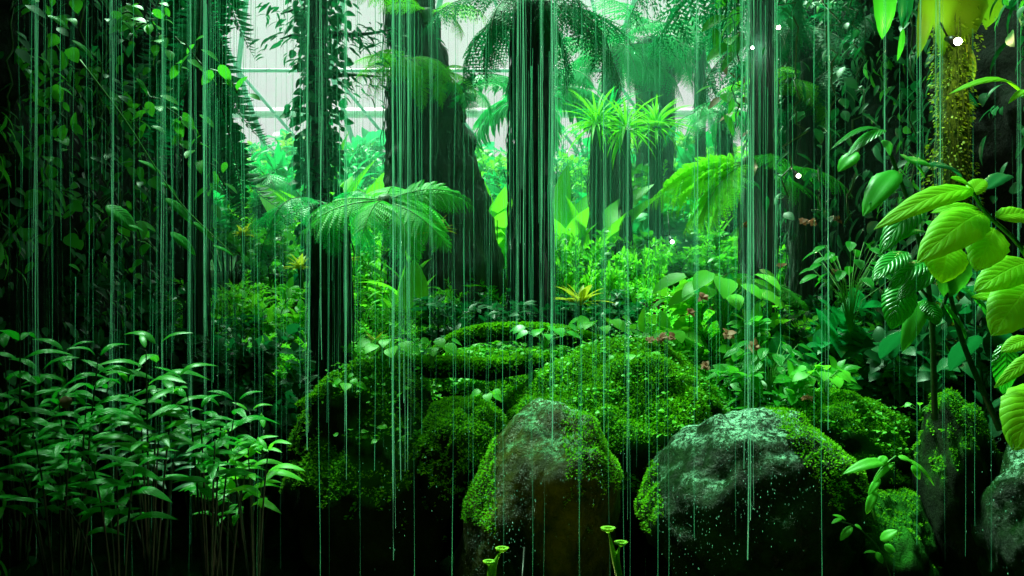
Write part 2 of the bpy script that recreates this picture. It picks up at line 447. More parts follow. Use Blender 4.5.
def BP(px, py, Y): p = at(px, py, Y); return (p.x, p.y, p.z)
boulder('wet rock with pale highlight painted on its crown and ochre face, left of the two bare boulders', BP(540, 535, 4.3), (0.36, 0.42, 0.58), 'brownrock', 3, 0.17, moss=7000, mossmin=0.0, region=lambda p: p.z > .1 and (p.x > 0.10 or p.x < -.2), rot=-.25, mosssize=.013)
boulder('round wet boulder with a white highlight painted on top, right of centre', BP(748, 512, 4.3), (0.50, 0.42, 0.47), 'wetrock', 11, 0.15, moss=7000, mossmin=-0.1, region=lambda p: p.x < -0.43 or (p.x > .10+.5*max(0, .42-p.z) and p.z > .1), rot=.38, mosssize=.014)
boulder('broad mound of rock fully covered in bright moss, centre', BP(618, 468, 5.1), (0.78, 0.58, 0.66), 'mossrock', 5, 0.20, moss=46000, mossmin=0.1, mosssize=.016)
boulder('small mossy lobe of rock tucked left of the ochre faced boulder', BP(466, 462, 4.6), (0.21, 0.25, 0.34), 'mossrock', 8, 0.2, moss=11000, mossmin=-0.1, mosssize=.015)
boulder('mossy boulder behind the white topped round boulder, seedling growing on it', BP(838, 480, 4.8), (0.42, 0.40, 0.46), 'mossrock', 9, 0.2, moss=17000, mossmin=0.25, mosssize=.014)
boulder('black overhanging ledge of rock with a thin moss cap, left of centre', BP(382, 470, 4.9), (0.46, 0.45, 0.62), 'mossrock', 12, 0.25, moss=11000, mossmin=0.28)
boulder('dark mossy outcrop behind the twin root arches', BP(500, 400, 5.8), (0.62, 0.45, 0.32), 'mossrock', 14, 0.22, moss=14000, mossmin=0.0)
boulder('far right rock with a ridge of moss running down it', BP(965, 520, 4.3), (0.17, 0.3, 0.58), 'mossrock', 17, 0.25, moss=4500, mossmin=0.35, rot=0.12, mosssize=.013)
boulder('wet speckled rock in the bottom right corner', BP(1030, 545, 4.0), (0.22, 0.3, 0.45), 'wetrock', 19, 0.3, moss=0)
boulder('dim mossy rock under the drooping seedling', BP(890, 580, 4.3), (0.24, 0.3, 0.42), 'mossrock', 23, 0.2, moss=1800, mossmin=0.6, mosssize=.012)
boulder('flat mossy slab behind the pink begonias', BP(700, 400, 6.2), (0.8, 0.5, 0.36), 'mossrock', 29, 0.2, moss=14000, mossmin=0.0)
boulder('low mossy rock at the foot of the vine wrapped trunk', BP(330, 410, 6.0), (0.5, 0.4, 0.35), 'mossrock', 31, 0.2, moss=7000, mossmin=0.1)

# little creeping leaves scattered over the crests
def crest_leaves(mound, n, L, mat, seed, zmin=0.1):
    st = next(c for c in mound.children if c.name.startswith('stone')); me = st.data; rr = random.Random(seed); mb = MB()
    idx = [v.index for v in me.vertices if v.normal.z > 0.35 and v.co.z > zmin and mnoise.noise(v.co*4+Vector((seed, 0, 0))) > -0.1]
    for _ in range(n):
        v = me.vertices[rr.choice(idx)]; p = v.co+v.normal*rr.uniform(.005, .05)+Vector((rr.gauss(0, .015), rr.gauss(0, .015), 0)); a = rr.uniform(0, 6.28); l = L*rr.uniform(.5, 1.3)
        mb.add(LF['heart'], frame((math.cos(a), math.sin(a), rr.uniform(-.3, .3)), (rr.gauss(0, .3), -.35+rr.gauss(0, .3), 1), p, (l, l, l)))
    mb.build('creeping_leaves', mat, mound)['kind'] = 'stuff'
BO = {o['label'][:14]: o for o in bpy.data.objects if o.name.startswith('boulder')}
crest_leaves(BO['broad mound of'], 1100, .022, 'bright', 1, .25)
crest_leaves(BO['mossy boulder '], 500, .022, 'bright', 2)
crest_leaves(BO['black overhang'], 700, .03, 'bright', 3, .2)
crest_leaves(BO['flat mossy sla'], 900, .045, 'bright', 4)
crest_leaves(BO['dark mossy out'], 700, .04, 'bright', 5)

# moss coated roots arching over the rocks
def root_log(label, pts, seed, n=7000):
    P = smooth_path([(*BP(px, py, Y), r) for px, py, Y, r in pts], 30)
    rt = empty('mossy_root', tuple(P[0][:3])); tag(rt, label, 'root')
    off = Vector(P[0][:3]); mb = MB()
    tube(mb, [Vector(p[:3])-off for p in P], [p[3] for p in P], 12, wob=0.3, seed=seed)
    mb.build('bark', 'mossrock', rt)
    rr = random.Random(seed); m2 = MB()
    for _ in range(n):
        i = rr.randrange(len(P)-1); t = rr.random(); p = P[i]*(1-t)+P[i+1]*t
        d = Vector(P[i+1][:3])-Vector(P[i][:3]); d.normalize()
        y = d.cross(Vector((0, 0, 1))).normalized(); a = rr.gauss(math.pi/2, 0.9)
        nrm = y*math.cos(a)+(y.cross(d))*math.sin(a)
        if nrm.z < 0 and rr.random() < .7: nrm.z = -nrm.z
        L = rr.uniform(0.012, 0.03)
        m2.add(LF['tiny'], frame(nrm+Vector((rr.gauss(0, .5), rr.gauss(0, .5), rr.gauss(0, .4))), (rr.gauss(0, 1), rr.gauss(0, 1), 1), Vector(p[:3])-off+nrm*p[3]*0.98, (L, L, L)))
    m2.build('moss', 'moss', rt, False)
root_log('upper arching root wrapped in moss', [(432, 356, 5.2, .02), (460, 340, 5.2, .04), (500, 333, 5.25, .045), (560, 336, 5.3, .05), (620, 350, 5.3, .03)], 1)
root_log('lower arching root wrapped in moss, reaching to the black ledge', [(300, 408, 4.6, .015), (340, 386, 4.7, .035), (380, 370, 4.8, .05), (440, 368, 4.9, .05), (490, 370, 5.0, .05), (550, 362, 5.1, .04)], 2)

# ------------------------------------------------------------------ fern fronds
def pinna_t(m, pin=0.17, droop=0.25):
    v = []; f = []; uv = []
    tube_w = 0.006
    for j in range(m):
        x = (j+0.5)/m; z = -droop*x*x
        l = pin*(1-x)**0.6*(0.75+0.25*min(1, x*5))
        for sgn in (-1, 1):
            b = len(v); w = 0.45/m
            v += [(x-w*1.2, 0, z), (x+w*0.0, sgn*l*0.55, z-0.01), (x+w*1.3, sgn*l, z-0.03), (x+w*1.1, sgn*l*0.4, z)]
            uv += [(0, 0)]*4
            f.append((b, b+1, b+2, b+3) if sgn < 0 else (b, b+3, b+2, b+1))
    b = len(v); v += [(0, -tube_w, 0.003), (0, tube_w, 0.003), (1, 0, -droop)]; uv += [(0, 0)]*3; f.append((b, b+1, b+2))
    return T(v, f, uv)
PIN = {12: pinna_t(12, .22), 7: pinna_t(7, .26), 0: leaf_t(0.16, 0.25, 0.2, 4, 0.55)}

def frond_mb(L, W, n, bend=1.2, detail=12, sag=0.25, ang=1.15, seed=0, stalk=0.12, rr=None, mbs=None):
    """frond along +X, drooping by bend radians over its length; pinnae across Y"""
    r = random.Random(seed); mb = MB(); stem = MB()
    N = 24; p = Vector((0, 0, 0)); pts = [p.copy()]; dirs = []
    side = r.uniform(-0.15, 0.15)
    for i in range(N):
        t = (i+0.5)/N; a = -bend*t**1.3
        d = Vector((math.cos(a), side*t, math.sin(a))).normalized(); dirs.append(d)
        p = p+d*(L/N); pts.append(p.copy())
    tube(stem, pts, [0.007*L*(1-0.85*i/N) for i in range(N+1)], 5, cap=False)
    for k in range(n):
        t = stalk+(1-stalk)*(k+0.5)/n
        i = min(int(t*N), N-1); q = pts[i].lerp(pts[i+1], t*N-i); d = dirs[i]
        prof = math.sin(math.pi*min(1, (0.12+0.88*(k+0.5)/n)**0.75))**0.75
        up = Vector((0, 1, 0)).cross(d)*-1
        if up.z < 0 and abs(d.x) > 0.3: up = -up
        up = d.cross(Vector((0, 1, 0))).normalized()*-1 if d.cross(Vector((0, 1, 0))).z < 0 else d.cross(Vector((0, 1, 0))).normalized()
        for sg in (-1, 1):
            l = W*prof*r.uniform(0.9, 1.07)
            a = ang+r.uniform(-0.16, 0.16) - 0.35*t
            pd = d*math.cos(a)+Vector((0, sg, 0))*math.sin(a) - up*(sag+.1)*(0.2+1.4*r.random())
            mb.add(PIN[detail], frame(pd, up, q, (l, l*(1.0 if detail else 1.3), l)))
    return mb, stem
FR = {}
def frond_proto(key, mat, **kw):
    mb, st = frond_mb(**kw)
    FR[key] = (mb.mesh('frond', mat), st.mesh('rachis', 'stemlime' if mat in ('frond', 'bright', 'lime') else 'stem'))
def put_frond(key, parent, loc, az, el, sc=1.0, roll=0.0, label=None):
    f = link('frond', FR[key][0], parent)
    f.location = loc; f.rotation_mode = 'XYZ'
    f.rotation_euler = (Matrix.Rotation(az, 4, 'Z') @ Matrix.Rotation(-el, 4, 'Y') @ Matrix.Rotation(roll, 4, 'X')).to_euler()
    f.scale = (sc, sc, sc)
    s = link('rachis', FR[key][1], f)
    if label: f['label'] = label
    return f
for i in range(3):
    frond_proto(('big', i), 'frond', L=1.5, W=0.42, n=26, bend=1.0+0.25*i, seed=i, sag=.12)
    frond_proto(('lime', i), 'bright', L=1.5, W=0.46, n=26, bend=0.6+0.25*i, seed=i+70, sag=.12)
    frond_proto(('dark', i), 'darkfrond', L=1.5, W=0.36, n=34, bend=1.2+0.3*i, seed=i+10, sag=0.45, detail=7)
    frond_proto(('teal', i), 'teal', L=1.5, W=0.36, n=30, bend=1.2+0.25*i, seed=i+20, detail=7)
    frond_proto(('small', i), 'bright', L=0.8, W=0.17, n=26, bend=1.0+0.3*i, seed=i+30, detail=7)
    frond_proto(('sword', i), 'darkfrond', L=1.3, W=0.20, n=46, bend=0.5+0.4*i, seed=i+40, detail=0, ang=1.3)
    frond_proto(('palm', i), 'teal', L=1.8, W=0.5, n=40, bend=1.0+0.3*i, seed=i+50, detail=0, ang=0.85, sag=0.35)

# ------------------------------------------------------------------ trunks and tree ferns
def trunk(parent, pts, mat='fibre', n=60, sides=28, wob=0.3, seed=0, name='trunk', hair=0):
    off = Vector(parent.location); mb = MB()
    P = smooth_path([(*p, r) for p, r in pts], n)
    tube(mb, [Vector(p[:3])-off for p in P], [p[3] for p in P], sides, wob=wob, seed=seed)
    o = mb.build(name, mat, parent)
    if hair:   # hanging fibres and dead stalks close to the trunk
        r = random.Random(seed); mh = MB()
        for _ in range(hair):
            i = r.randrange(3, len(P)-1); p = P[i]; a = r.uniform(0, 2*math.pi); rr = p[3]*r.uniform(0.95, 1.15)
            q = Vector((p[0]+math.cos(a)*rr, p[1]+math.sin(a)*rr, p[2]))-off
            l = r.uniform(0.15, 0.6); b = Vector((math.cos(a), math.sin(a), 0))*r.uniform(0.0, 0.035)
            tube(mh, [q, q+b+Vector((0, 0, -l*0.5)), q+b*0.8+Vector((0, 0, -l))], [0.006, 0.005, 0.002], 3, cap=False)
        mh.build('root_fibre', mat, parent)
    return o, P

def tree_fern(label, px, Y, py_top, r, nf, kind, sc=1.0, el=(0.1, 0.9), lean=0.0, hair=250, group=None, seed=0, mat='fibre', name='tree_fern', skirt=0, az0=0):
    top = at(px, py_top, Y); bx = top.x-lean; z0 = gz(bx, Y)-0.05
    rt = empty(name, (bx, Y, z0)); tag(rt, label, 'tree fern', group)
    pts = [((bx, Y, z0), r*1.35), ((bx+lean*0.3, Y, z0+(top.z-z0)*0.4), r), ((top.x, Y, top.z), r*0.95)]
    trunk(rt, pts, mat, seed=seed, hair=hair)
    off = Vector((top.x-bx, 0, top.z-z0)); rr = random.Random(seed+100)
    for i in range(nf):
        az = az0+2*math.pi*i/nf*1.0+rr.uniform(-0.2, 0.2)
        e = el[0]+(el[1]-el[0])*((i*0.618) % 1)
        put_frond((kind, rr.randrange(3)), rt, off+Vector((math.cos(az), math.sin(az), 0))*r*0.5, az, e, sc*rr.uniform(0.85, 1.1), rr.uniform(-0.25, 0.25))
    for i in range(skirt):
        az = rr.uniform(0, 6.28)
        put_frond((kind, rr.randrange(3)), rt, off+Vector((math.cos(az), math.sin(az), 0))*r, az, rr.uniform(-1.2, -0.6), sc*rr.uniform(0.5, 0.8), rr.uniform(-0.4, 0.4))
    return rt

# central thick palm trunk with its dark crown
tree_fern('tall tree fern with the thickest fibrous black trunk, standing at the centre of the picture', 531, 6.4, 4, 0.135, 11, 'dark', 0.6, (-0.35, 0.6), seed=1, hair=700, skirt=4)
# giant leaning cone of a trunk
rt = empty('leaning_tree', (at(445, 300, 8.6).x, 8.6, gz(-0.6, 8.6)-0.1)); tag(rt, 'massive dark tree trunk that widens like a cone towards its foot', 'tree')
zb = rt.location.z
trunk(rt, [((at(452, 330, 8.6).x, 8.6, zb), .66), (tuple(at(446, 300, 8.6)), .56), (tuple(at(440, 220, 8.6)), .47), (tuple(at(428, 140, 8.6)), .38), (tuple(at(418, 70, 8.6)), .27), (tuple(at(411, 0, 8.6)), .215), (tuple(at(406, -60, 8.6)), .18)], 'bark', n=90, sides=60, wob=0.22, seed=5, hair=700)
trunk(rt, [(tuple(at(448, 130, 8.5)), .09), (tuple(at(438, 80, 8.5)), .05), (tuple(at(428, 14, 8.5)), .035)], 'bark', n=20, sides=10, seed=6, name='branch')
trunk(rt, [(tuple(at(455, 120, 8.5)), .10), (tuple(at(462, 90, 8.4)), .05), (tuple(at(475, 75, 8.3)), .02)], 'bark', n=20, sides=10, seed=7, name='branch')
# fronds of the ferns growing from its flanks
def epiphyte(label, px, py, Y, items, name='perching_fern'):
    p = at(px, py, Y); e = empty(name, p); tag(e, label, 'fern')
    cr = MB(); tube(cr, [Vector((0, 0.05, -0.05)), Vector((0, 0, 0)), Vector((0, -0.02, 0.05))], [0.05, 0.06, 0.03], 9, wob=0.4)
    cr.build('crown', 'stem', e)
    for key, az, el, sc, roll in items: put_frond(key, e, (0, 0, 0.02), math.radians(az), math.radians(el), sc, roll)
    return e
epiphyte('fern perched high on the massive trunk with arching lit fronds', 428, 14, 8.1,
         [(('small', 1), 180, 35, 0.95, 0.5), (('small', 2), 2, 20, 0.85, -0.4), (('small', 0), 230, 10, .8, 0), (('small', 2), 320, 0, .8, 0)])
epiphyte('shaggy pale fern clump hanging on the left of the massive trunk', 408, 62, 8.0,
         [(('small', i % 3), 150+i*21, 25-(i*17) % 60, 0.75, 0.3) for i in range(12)])
epiphyte('fern growing low on the massive trunk, right of the shaggy clump', 440, 75, 8.05,
         [(('small', i % 3), 200+i*33, 15-(i*17) % 50, 0.6, 0.3) for i in range(7)])
epiphyte('feathery fern on the right flank of the massive trunk', 470, 92, 8.2,
         [(('teal', i % 3), 10+i*50, 30-(i*17) % 50, 0.35, 0.3) for i in range(7)])

# foreground tree fern whose fronds reach the massive trunk
tree_fern('short tree fern left of centre with brown hairy trunk', 330, 5.6, 205, 0.11, 9, 'teal', 0.42, (-0.2, 0.5), seed=3, hair=500)
e = epiphyte('bright green fern spreading flat over the short hairy trunk', 385, 205, 5.0,
             [(('big', 1), -4, 24, 0.36, 0.9), (('big', 0), 172, 12, 0.36, -0.6), (('big', 1), 200, 0, 0.40, -0.4),
              (('big', 2), 40, 15, 0.40, 0.3), (('big', 0), -40, -12, 0.36, 0.3), (('big', 1), 265, 0, 0.35, 0), (('big', 0), 300, -20, 0.33, 0),
              (('big', 2), 140, 20, 0.38, 0), (('big', 1), 90, 35, 0.40, 0)])
epiphyte('fern with a single long toothed frond pointing right across the massive trunk', 396, 205, 5.3,
             [(('big', 1), -3, 22, 0.34, 0.7), (('big', 0), -30, -25, 0.3, 0.7), (('big', 2), -60, -35, 0.3, 0.2)])

# tree ferns far back against the glass
tree_fern('distant tree fern with bare dark trunk before the white glass', 611, 12.5, 50, 0.115, 13, 'teal', 0.8, (-0.1, 0.8), seed=11, skirt=3)
tree_fern('distant tree fern with thick shaggy trunk, right of the bare trunked one', 655, 13.5, 40, 0.27, 13, 'teal', 0.95, (-0.2, 0.7), seed=12, hair=900, skirt=8)
tree_fern('tall thin tree fern at the top right of the glass', 700, 13.0, 42, 0.075, 9, 'teal', 0.65, (0.0, 0.8), seed=13)
tree_fern('pale feathery tree fern in front of the right glass', 725, 10.5, 112, 0.08, 9, 'teal', 0.65, (-0.2, 0.6), seed=16, skirt=3)
tree_fern('tree fern right of centre with long light green fronds sweeping left', 755, 7.0, 172, 0.11, 7, 'big', 0.55, (-0.1, 0.5), seed=17, az0=2.2)
tree_fern('shadowy tree fern behind the upper right spotlights', 800, 8.0, 30, 0.09, 13, 'dark', 0.85, (-0.4, 0.6), seed=18, skirt=5)
tree_fern('deep shade tree fern under the hanging leaves, top right', 880, 7.5, 60, 0.09, 12, 'dark', 0.9, (-0.4, 0.6), seed=19, skirt=5)
tree_fern('low palm like tree fern drooping between centre trunk and distant trunk', 540, 12.0, 95, 0.09, 10, 'palm', 0.8, (-0.2, 0.6), seed=20)
tree_fern('tree fern in the middle distance left of the vine wrapped trunk', 268, 11.0, 178, 0.09, 11, 'teal', 0.6, (-0.3, 0.5), seed=21)
epiphyte('wide fern with long light green fronds pointing down left, beside the right black trunk', 748, 165, 6.0,
         [(('lime', 0), 190, -18, 0.50, 0.6), (('lime', 1), 178, -6, 0.52, 0.7), (('lime', 0), 205, -30, 0.46, 0.4), (('lime', 2), 172, 0, 0.48, 0.7), (('lime', 1), 215, -22, 0.46, .3), (('lime', 0), 165, -38, 0.44, 0.5), (('lime', 0), 185, -48, 0.40, 0.5)])
epiphyte('low bright fern behind the pink begonias', 745, 285, 6.0,
         [(('big', i % 3), 120+i*28, 5+(i*17) % 25, 0.38, 0.2) for i in range(7)])
epiphyte('fan of pale fern fronds beside the right black trunk, above the pink begonias', 790, 85, 7.4,
         [(('small', i % 3), 150+i*30, 20-(i*17) % 50, 0.8, 0.2) for i in range(6)])

# straight dark trunks
def pole_tree(label, px, Y, r, py_top, crown=None, seed=0, mat='fibre', name='palm_tree', cat='tree', lean=0.0):
    b = at(px, 300, Y); z0 = gz(b.x, Y)-0.05; t = at(px+lean, py_top, Y)
    rt = empty(name, (b.x, Y, z0)); tag(rt, label, cat)
    _, P = trunk(rt, [((b.x, Y, z0), r*1.15), (((b.x+t.x)/2, Y, (z0+t.z)/2), r), (tuple(t), r*0.92)], mat, seed=seed, sides=18, hair=160)
    if crown:
        mb = MB(); rr = random.Random(seed); o = Vector(t)-Vector(rt.location)
        for k in range(crown):
            az = rr.uniform(0, 6.28); el = rr.uniform(-0.5, 1.35); L = rr.uniform(0.28, 0.5)
            d = Vector((math.cos(az)*math.cos(el), math.sin(az)*math.cos(el), math.sin(el)))
            mb.add(LF['strap'], frame(d, (0, 0, 1), o+d*0.03, (L, L*0.7, L*0.8)))
        mb.build('leaf_rosette', 'bright' if seed % 2 else 'teal', rt)
    return rt
pole_tree('slim black trunk with spiky rosette, leftmost of the three close slim trunks', 596, 9.0, 0.055, 125, 70, 1)
pole_tree('slim black trunk with spiky rosette, middle of the three close slim trunks', 610, 9.6, 0.06, 118, 70, 2)
pole_tree('slim black trunk with spiky rosette, rightmost of the three close slim trunks', 626, 9.0, 0.045, 130, 60, 3)
pole_tree('short dark trunk carrying a big spiky star of leaves below the shaggy tree fern', 656, 10.0, 0.06, 128, 90, 5)
rt = pole_tree('thick black trunk right of centre with water running down before it', 762, 6.6, 0.082, -60, None, 6)
zt = at(762, -60, 6.6).z-rt.location.z
for k in range(9): put_frond(('dark', k % 3), rt, (0, 0, zt), k*0.7+.2, .25-.5*((k*.618) % 1), .9, .2)
pole_tree('slim black trunk just right of the thick black trunk', 806, 7.2, 0.05, 60, None, 8)
MT = pole_tree('mossy yellow green trunk under the brightest lamp', 953, 5.15, 0.07, -30, None, 10, 'mossbark', 'mossy_tree')

# vine wrapped trunk, upper left of centre, with leafy side boughs
rt = pole_tree('dark trunk wrapped in climbing leaves, standing before the white glass', 318, 8.0, 0.085, -50, None, 12, 'bark', 'vine_wrapped_tree')
def leaf_cloud(n, fn, key, L, mat, parent, seed, name='foliage', flat=0.3, aspect=1.0):
    rr = random.Random(seed); mb = MB()
    for _ in range(n):
        p, d = fn(rr); l = L*rr.uniform(0.55, 1.25)
        mb.add(LF[key], frame(d, (rr.gauss(0, flat), rr.gauss(0, flat), 1), p, (l, l*aspect, l)))
    return mb.build(name, mat, parent)
def around(rr, z0=0.5, z1=4.6, R0=0.1, R1=0.24):
    a = rr.uniform(0, 6.28); z = rr.uniform(z0, z1); r = rr.uniform(R0, R1)*(0.6+0.6*abs(mnoise.noise(Vector((a, z*2, 0)))*2))
    return Vector((math.cos(a)*r, math.sin(a)*r, z)), Vector((math.cos(a), math.sin(a), rr.uniform(-1.2, 0.2)))
leaf_cloud(1700, around, 'heart', 0.085, 'darkfrond', rt, 1, 'climbing_foliage', 0.8)
leaf_cloud(4500, lambda r: around(r, 1.2, 3.6, .07, .12), 'tiny', .024, 'hangmoss', MT, 8, 'hanging_moss', .8)
def boughs(rt, specs, key, L, mat, seed, off):
    rr = random.Random(seed)
    mb = MB(); lf = MB()
    for (z, az, ln, rise) in specs:
        P = smooth_path([Vector((0, 0, z)), Vector((math.cos(az)*ln*0.5, math.sin(az)*ln*0.5, z+rise*0.7)), Vector((math.cos(az)*ln, math.sin(az)*ln, z+rise*0.6))], 10)
        tube(mb, [Vector(p) for p in P], [0.03*(1-0.8*i/10) for i in range(11)], 5)
        for k in range(int(ln*150)):
            i = rr.randrange(2, 11); q = Vector(P[i]) + Vector((rr.gauss(0, .14), rr.gauss(0, .14), rr.gauss(-0.05, .08)))
            d = Vector((math.cos(az), math.sin(az), -0.3))+Vector((rr.gauss(0, .7), rr.gauss(0, .7), rr.gauss(0, .3)))
            l = L*rr.uniform(.6, 1.3); lf.add(LF[key], frame(d, (rr.gauss(0, .5), rr.gauss(0, .5), 1), q, (l, l, l)))
    mb.build('bough', 'bark', rt); lf.build('bough_foliage', mat, rt)
boughs(rt, [(2.6+0.2*k, [0.2, 3.0, -0.4, 2.6, 0.5, -2.7, 1.2, 4.0][k % 8], [0.55, 0.35, 0.8, 0.45][k % 4], [0.05, .25, -.1][k % 3]) for k in range(11)], 'lance', 0.11, 'darkfrond', 3, None)
boughs(rt, [(3.4+0.18*k, [3.14, 3.4, 0, 2.9, -0.3, 0.3][k], 0.9, 0.15) for k in range(6)], 'lance', 0.12, 'darkfrond', 4, None)

# toothed hanging palm fronds, upper left, in front of the glass
rt = pole_tree('shaggy palm at the edge of the left cliff with fronds hanging straight down', 197, 5.7, 0.07, -40, None, 14, 'fibre', 'shaggy_palm')
rr = random.Random(4)
for k in range(13):
    z = 3.75-rr.random()*1.5 if k > 3 else 3.9
    az = rr.uniform(0, 6.28)
    put_frond(('sword', rr.randrange(3)), rt, (0.05*math.cos(az), 0.05*math.sin(az), z), az, -1.35+rr.uniform(0, .15), rr.uniform(0.8, 1.05), rr.uniform(-1.5, 1.5))

# ------------------------------------------------------------------ shrubs
def shrub_meshes(H, Wd, ns, key, L, mat, seed, per=18, stem='stem', up=0.2, twigs=2, aspect=1.0, r0=0.010, start=0.25):
    rr = random.Random(seed); st = MB(); lf = MB()
    for s in range(ns):
        az = 2*math.pi*s/ns+rr.uniform(-.4, .4); sp = Wd*rr.uniform(0.3, 1.0); h = H*rr.uniform(0.65, 1.0)
        base = Vector((math.cos(az), math.sin(az), 0))*Wd*0.12
        tip = Vector((math.cos(az)*sp, math.sin(az)*sp, h*(1-0.25*(sp/Wd)**2)))
        P = [Vector(p) for p in smooth_path([base, base.lerp(tip, 0.5)+Vector((rr.gauss(0, .05), rr.gauss(0, .05), 0.12*h)), tip], 8)]
        tube(st, P, [r0*(1-0.7*i/8) for i in range(9)], 5)
        runs = [P]
        for _ in range(twigs):
            i = rr.randrange(3, 8); a2 = az+rr.uniform(-1.6, 1.6); l2 = H*rr.uniform(0.15, 0.35)
            q = P[i]; e = q+Vector((math.cos(a2)*l2*0.7, math.sin(a2)*l2*0.7, l2*0.5))
            tw = [Vector(p) for p in smooth_path([q, q.lerp(e, .5)+Vector((0, 0, .04*H)), e], 5)]
            tube(st, tw, [r0*0.5*(1-0.7*i2/5) for i2 in range(6)], 4); runs.append(tw)
        for ri, run in enumerate(runs):
            n = per if ri == 0 else per//2; ph = rr.uniform(0, 6.28)
            for k in range(n):
                t = (start if ri == 0 else 0.1)+(1-(start if ri == 0 else .1))*(k+1)/n
                i = min(int(t*(len(run)-1)), len(run)-2); q = run[i].lerp(run[i+1], t*(len(run)-1)-i)
                ax = (run[i+1]-run[i]).normalized(); ph += 2.4
                o = Vector((math.cos(ph), math.sin(ph), 0)); o = (o-ax*o.dot(ax)).normalized()
                d = o+ax*(0.35+0.5*t)+Vector((0, 0, up)); l = L*rr.uniform(.7, 1.15)*(1-0.25*t)
                lf.add(LF[key], frame(d, Vector((0, 0, 1))+ax*0.3+Vector((rr.gauss(0, .25), rr.gauss(0, .25), 0)), q, (l, l*aspect, l)))
    return lf.mesh('foliage', mat), st.mesh('stem', stem)
SH = {
 'leafy0': shrub_meshes(1.0, 0.62, 12, 'small', 0.11, 'green', 1, 34, twigs=5),
 'leafy1': shrub_meshes(1.0, 0.65, 12, 'small', 0.10, 'bright', 2, 34, twigs=5),
 'broad0': shrub_meshes(1.0, 0.6, 9, 'broad', 0.20, 'teal', 3, 18, twigs=3),
 'broad1': shrub_meshes(1.0, 0.55, 9, 'oval', 0.22, 'bright', 4, 16, twigs=3),
 'lance0': shrub_meshes(1.0, 0.6, 11, 'lance', 0.22, 'teal', 5, 26, twigs=4),
 'fine0': shrub_meshes(1.0, 0.7, 14, 'tiny', 0.065, 'bright', 6, 50, twigs=6),
 'fine1': shrub_meshes(1.0, 0.7, 14, 'tiny', 0.06, 'teal', 7, 50, twigs=6),
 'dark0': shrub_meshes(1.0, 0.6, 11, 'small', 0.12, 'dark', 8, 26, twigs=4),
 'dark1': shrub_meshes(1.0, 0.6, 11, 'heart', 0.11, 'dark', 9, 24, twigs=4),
 'strap0': shrub_meshes(0.35, 0.12, 6, 'strap', 0.85, 'bright', 10, 10, up=1.1, aspect=1.2),
 'strap1': shrub_meshes(0.35, 0.12, 6, 'strap', 0.75, 'teal', 11, 10, up=0.7, aspect=1.2),
 'paddle': shrub_meshes(0.4, 0.12, 3, 'oval', 0.80, 'bright', 12, 4, up=1.9, aspect=0.55),
}
DESC = {'leafy0': ('mid green shrub of small leaves', 'leafy_shrub'), 'leafy1': ('light green shrub of small leaves', 'leafy_shrub'),
 'broad0': ('cool green broad leaved shrub', 'broadleaf_shrub'), 'broad1': ('bright green broad leaved shrub', 'broadleaf_shrub'),
 'lance0': ('narrow leaved cool green shrub', 'narrowleaf_shrub'), 'fine0': ('bright fine leaved bush', 'fineleaf_shrub'),
 'fine1': ('cool green fine leaved bush', 'fineleaf_shrub'), 'dark0': ('dark small leaved shrub', 'leafy_shrub'), 'dark1': ('dark heart leaved shrub', 'heartleaf_shrub'),
 'strap0': ('bright clump of strap leaves', 'strapleaf_plant'), 'strap1': ('cool green clump of strap leaves', 'strapleaf_plant'), 'paddle': ('plant with tall upright paddle leaves', 'paddleleaf_plant')}
LM = [(60, 'below the far left cliff'), (150, 'below the left cliff vines'), (232, 'beside the hanging fronded palm'), (285, 'left of the vine wrapped trunk'), (345, 'behind the vine wrapped trunk'), (385, 'left of the massive trunk'), (455, 'at the massive trunk'),
      (512, 'between massive trunk and centre trunk'), (555, 'behind the centre trunk'), (600, 'left of the three slim trunks'), (640, 'right of the three slim trunks'), (700, 'below the shaggy tree fern'),
      (748, 'left of the thick black trunk'), (785, 'at the thick black trunk'), (850, 'right of the thick black trunk'), (920, 'under the hanging leaves'), (975, 'at the mossy yellow trunk'), (1200, 'by the right cliff')]
ROW = [(5.2, 'close behind the rocks'), (7, 'in the front planting'), (9, 'in the second planting'), (11.5, 'in the middle distance'), (15, 'in the rear planting'), (18, 'far back'), (30, 'against the rear glass')]
used_labels = {}
def shrub(kind, px, Y, top_py, seed, wide=1.0, group=None):
    x = at(px, 0, Y).x; z0 = gz(x, Y)-0.03; H = max(0.25, at(px, top_py, Y).z-z0)
    base = 1.0 if kind[:5] not in ('strap', 'paddl') else 1.05
    d, nm = DESC[kind]
    rt = empty(nm, (x, Y, z0), seed*1.7)
    sx = H*wide; rt.scale = (sx, sx, H/base)
    link('foliage', SH[kind][0], rt); link('stem', SH[kind][1], rt)
    lm = next(t for l, t in LM if px < l); rw = next(t for l, t in ROW if Y < l)
    lab = f'{d} {rw}, {lm}'
    used_labels[lab] = used_labels.get(lab, 0)+1
    tag(rt, lab, 'plant' if nm.endswith('plant') else 'shrub', group or f'undergrowth {rw}')
    return rt
rr = random.Random(21)
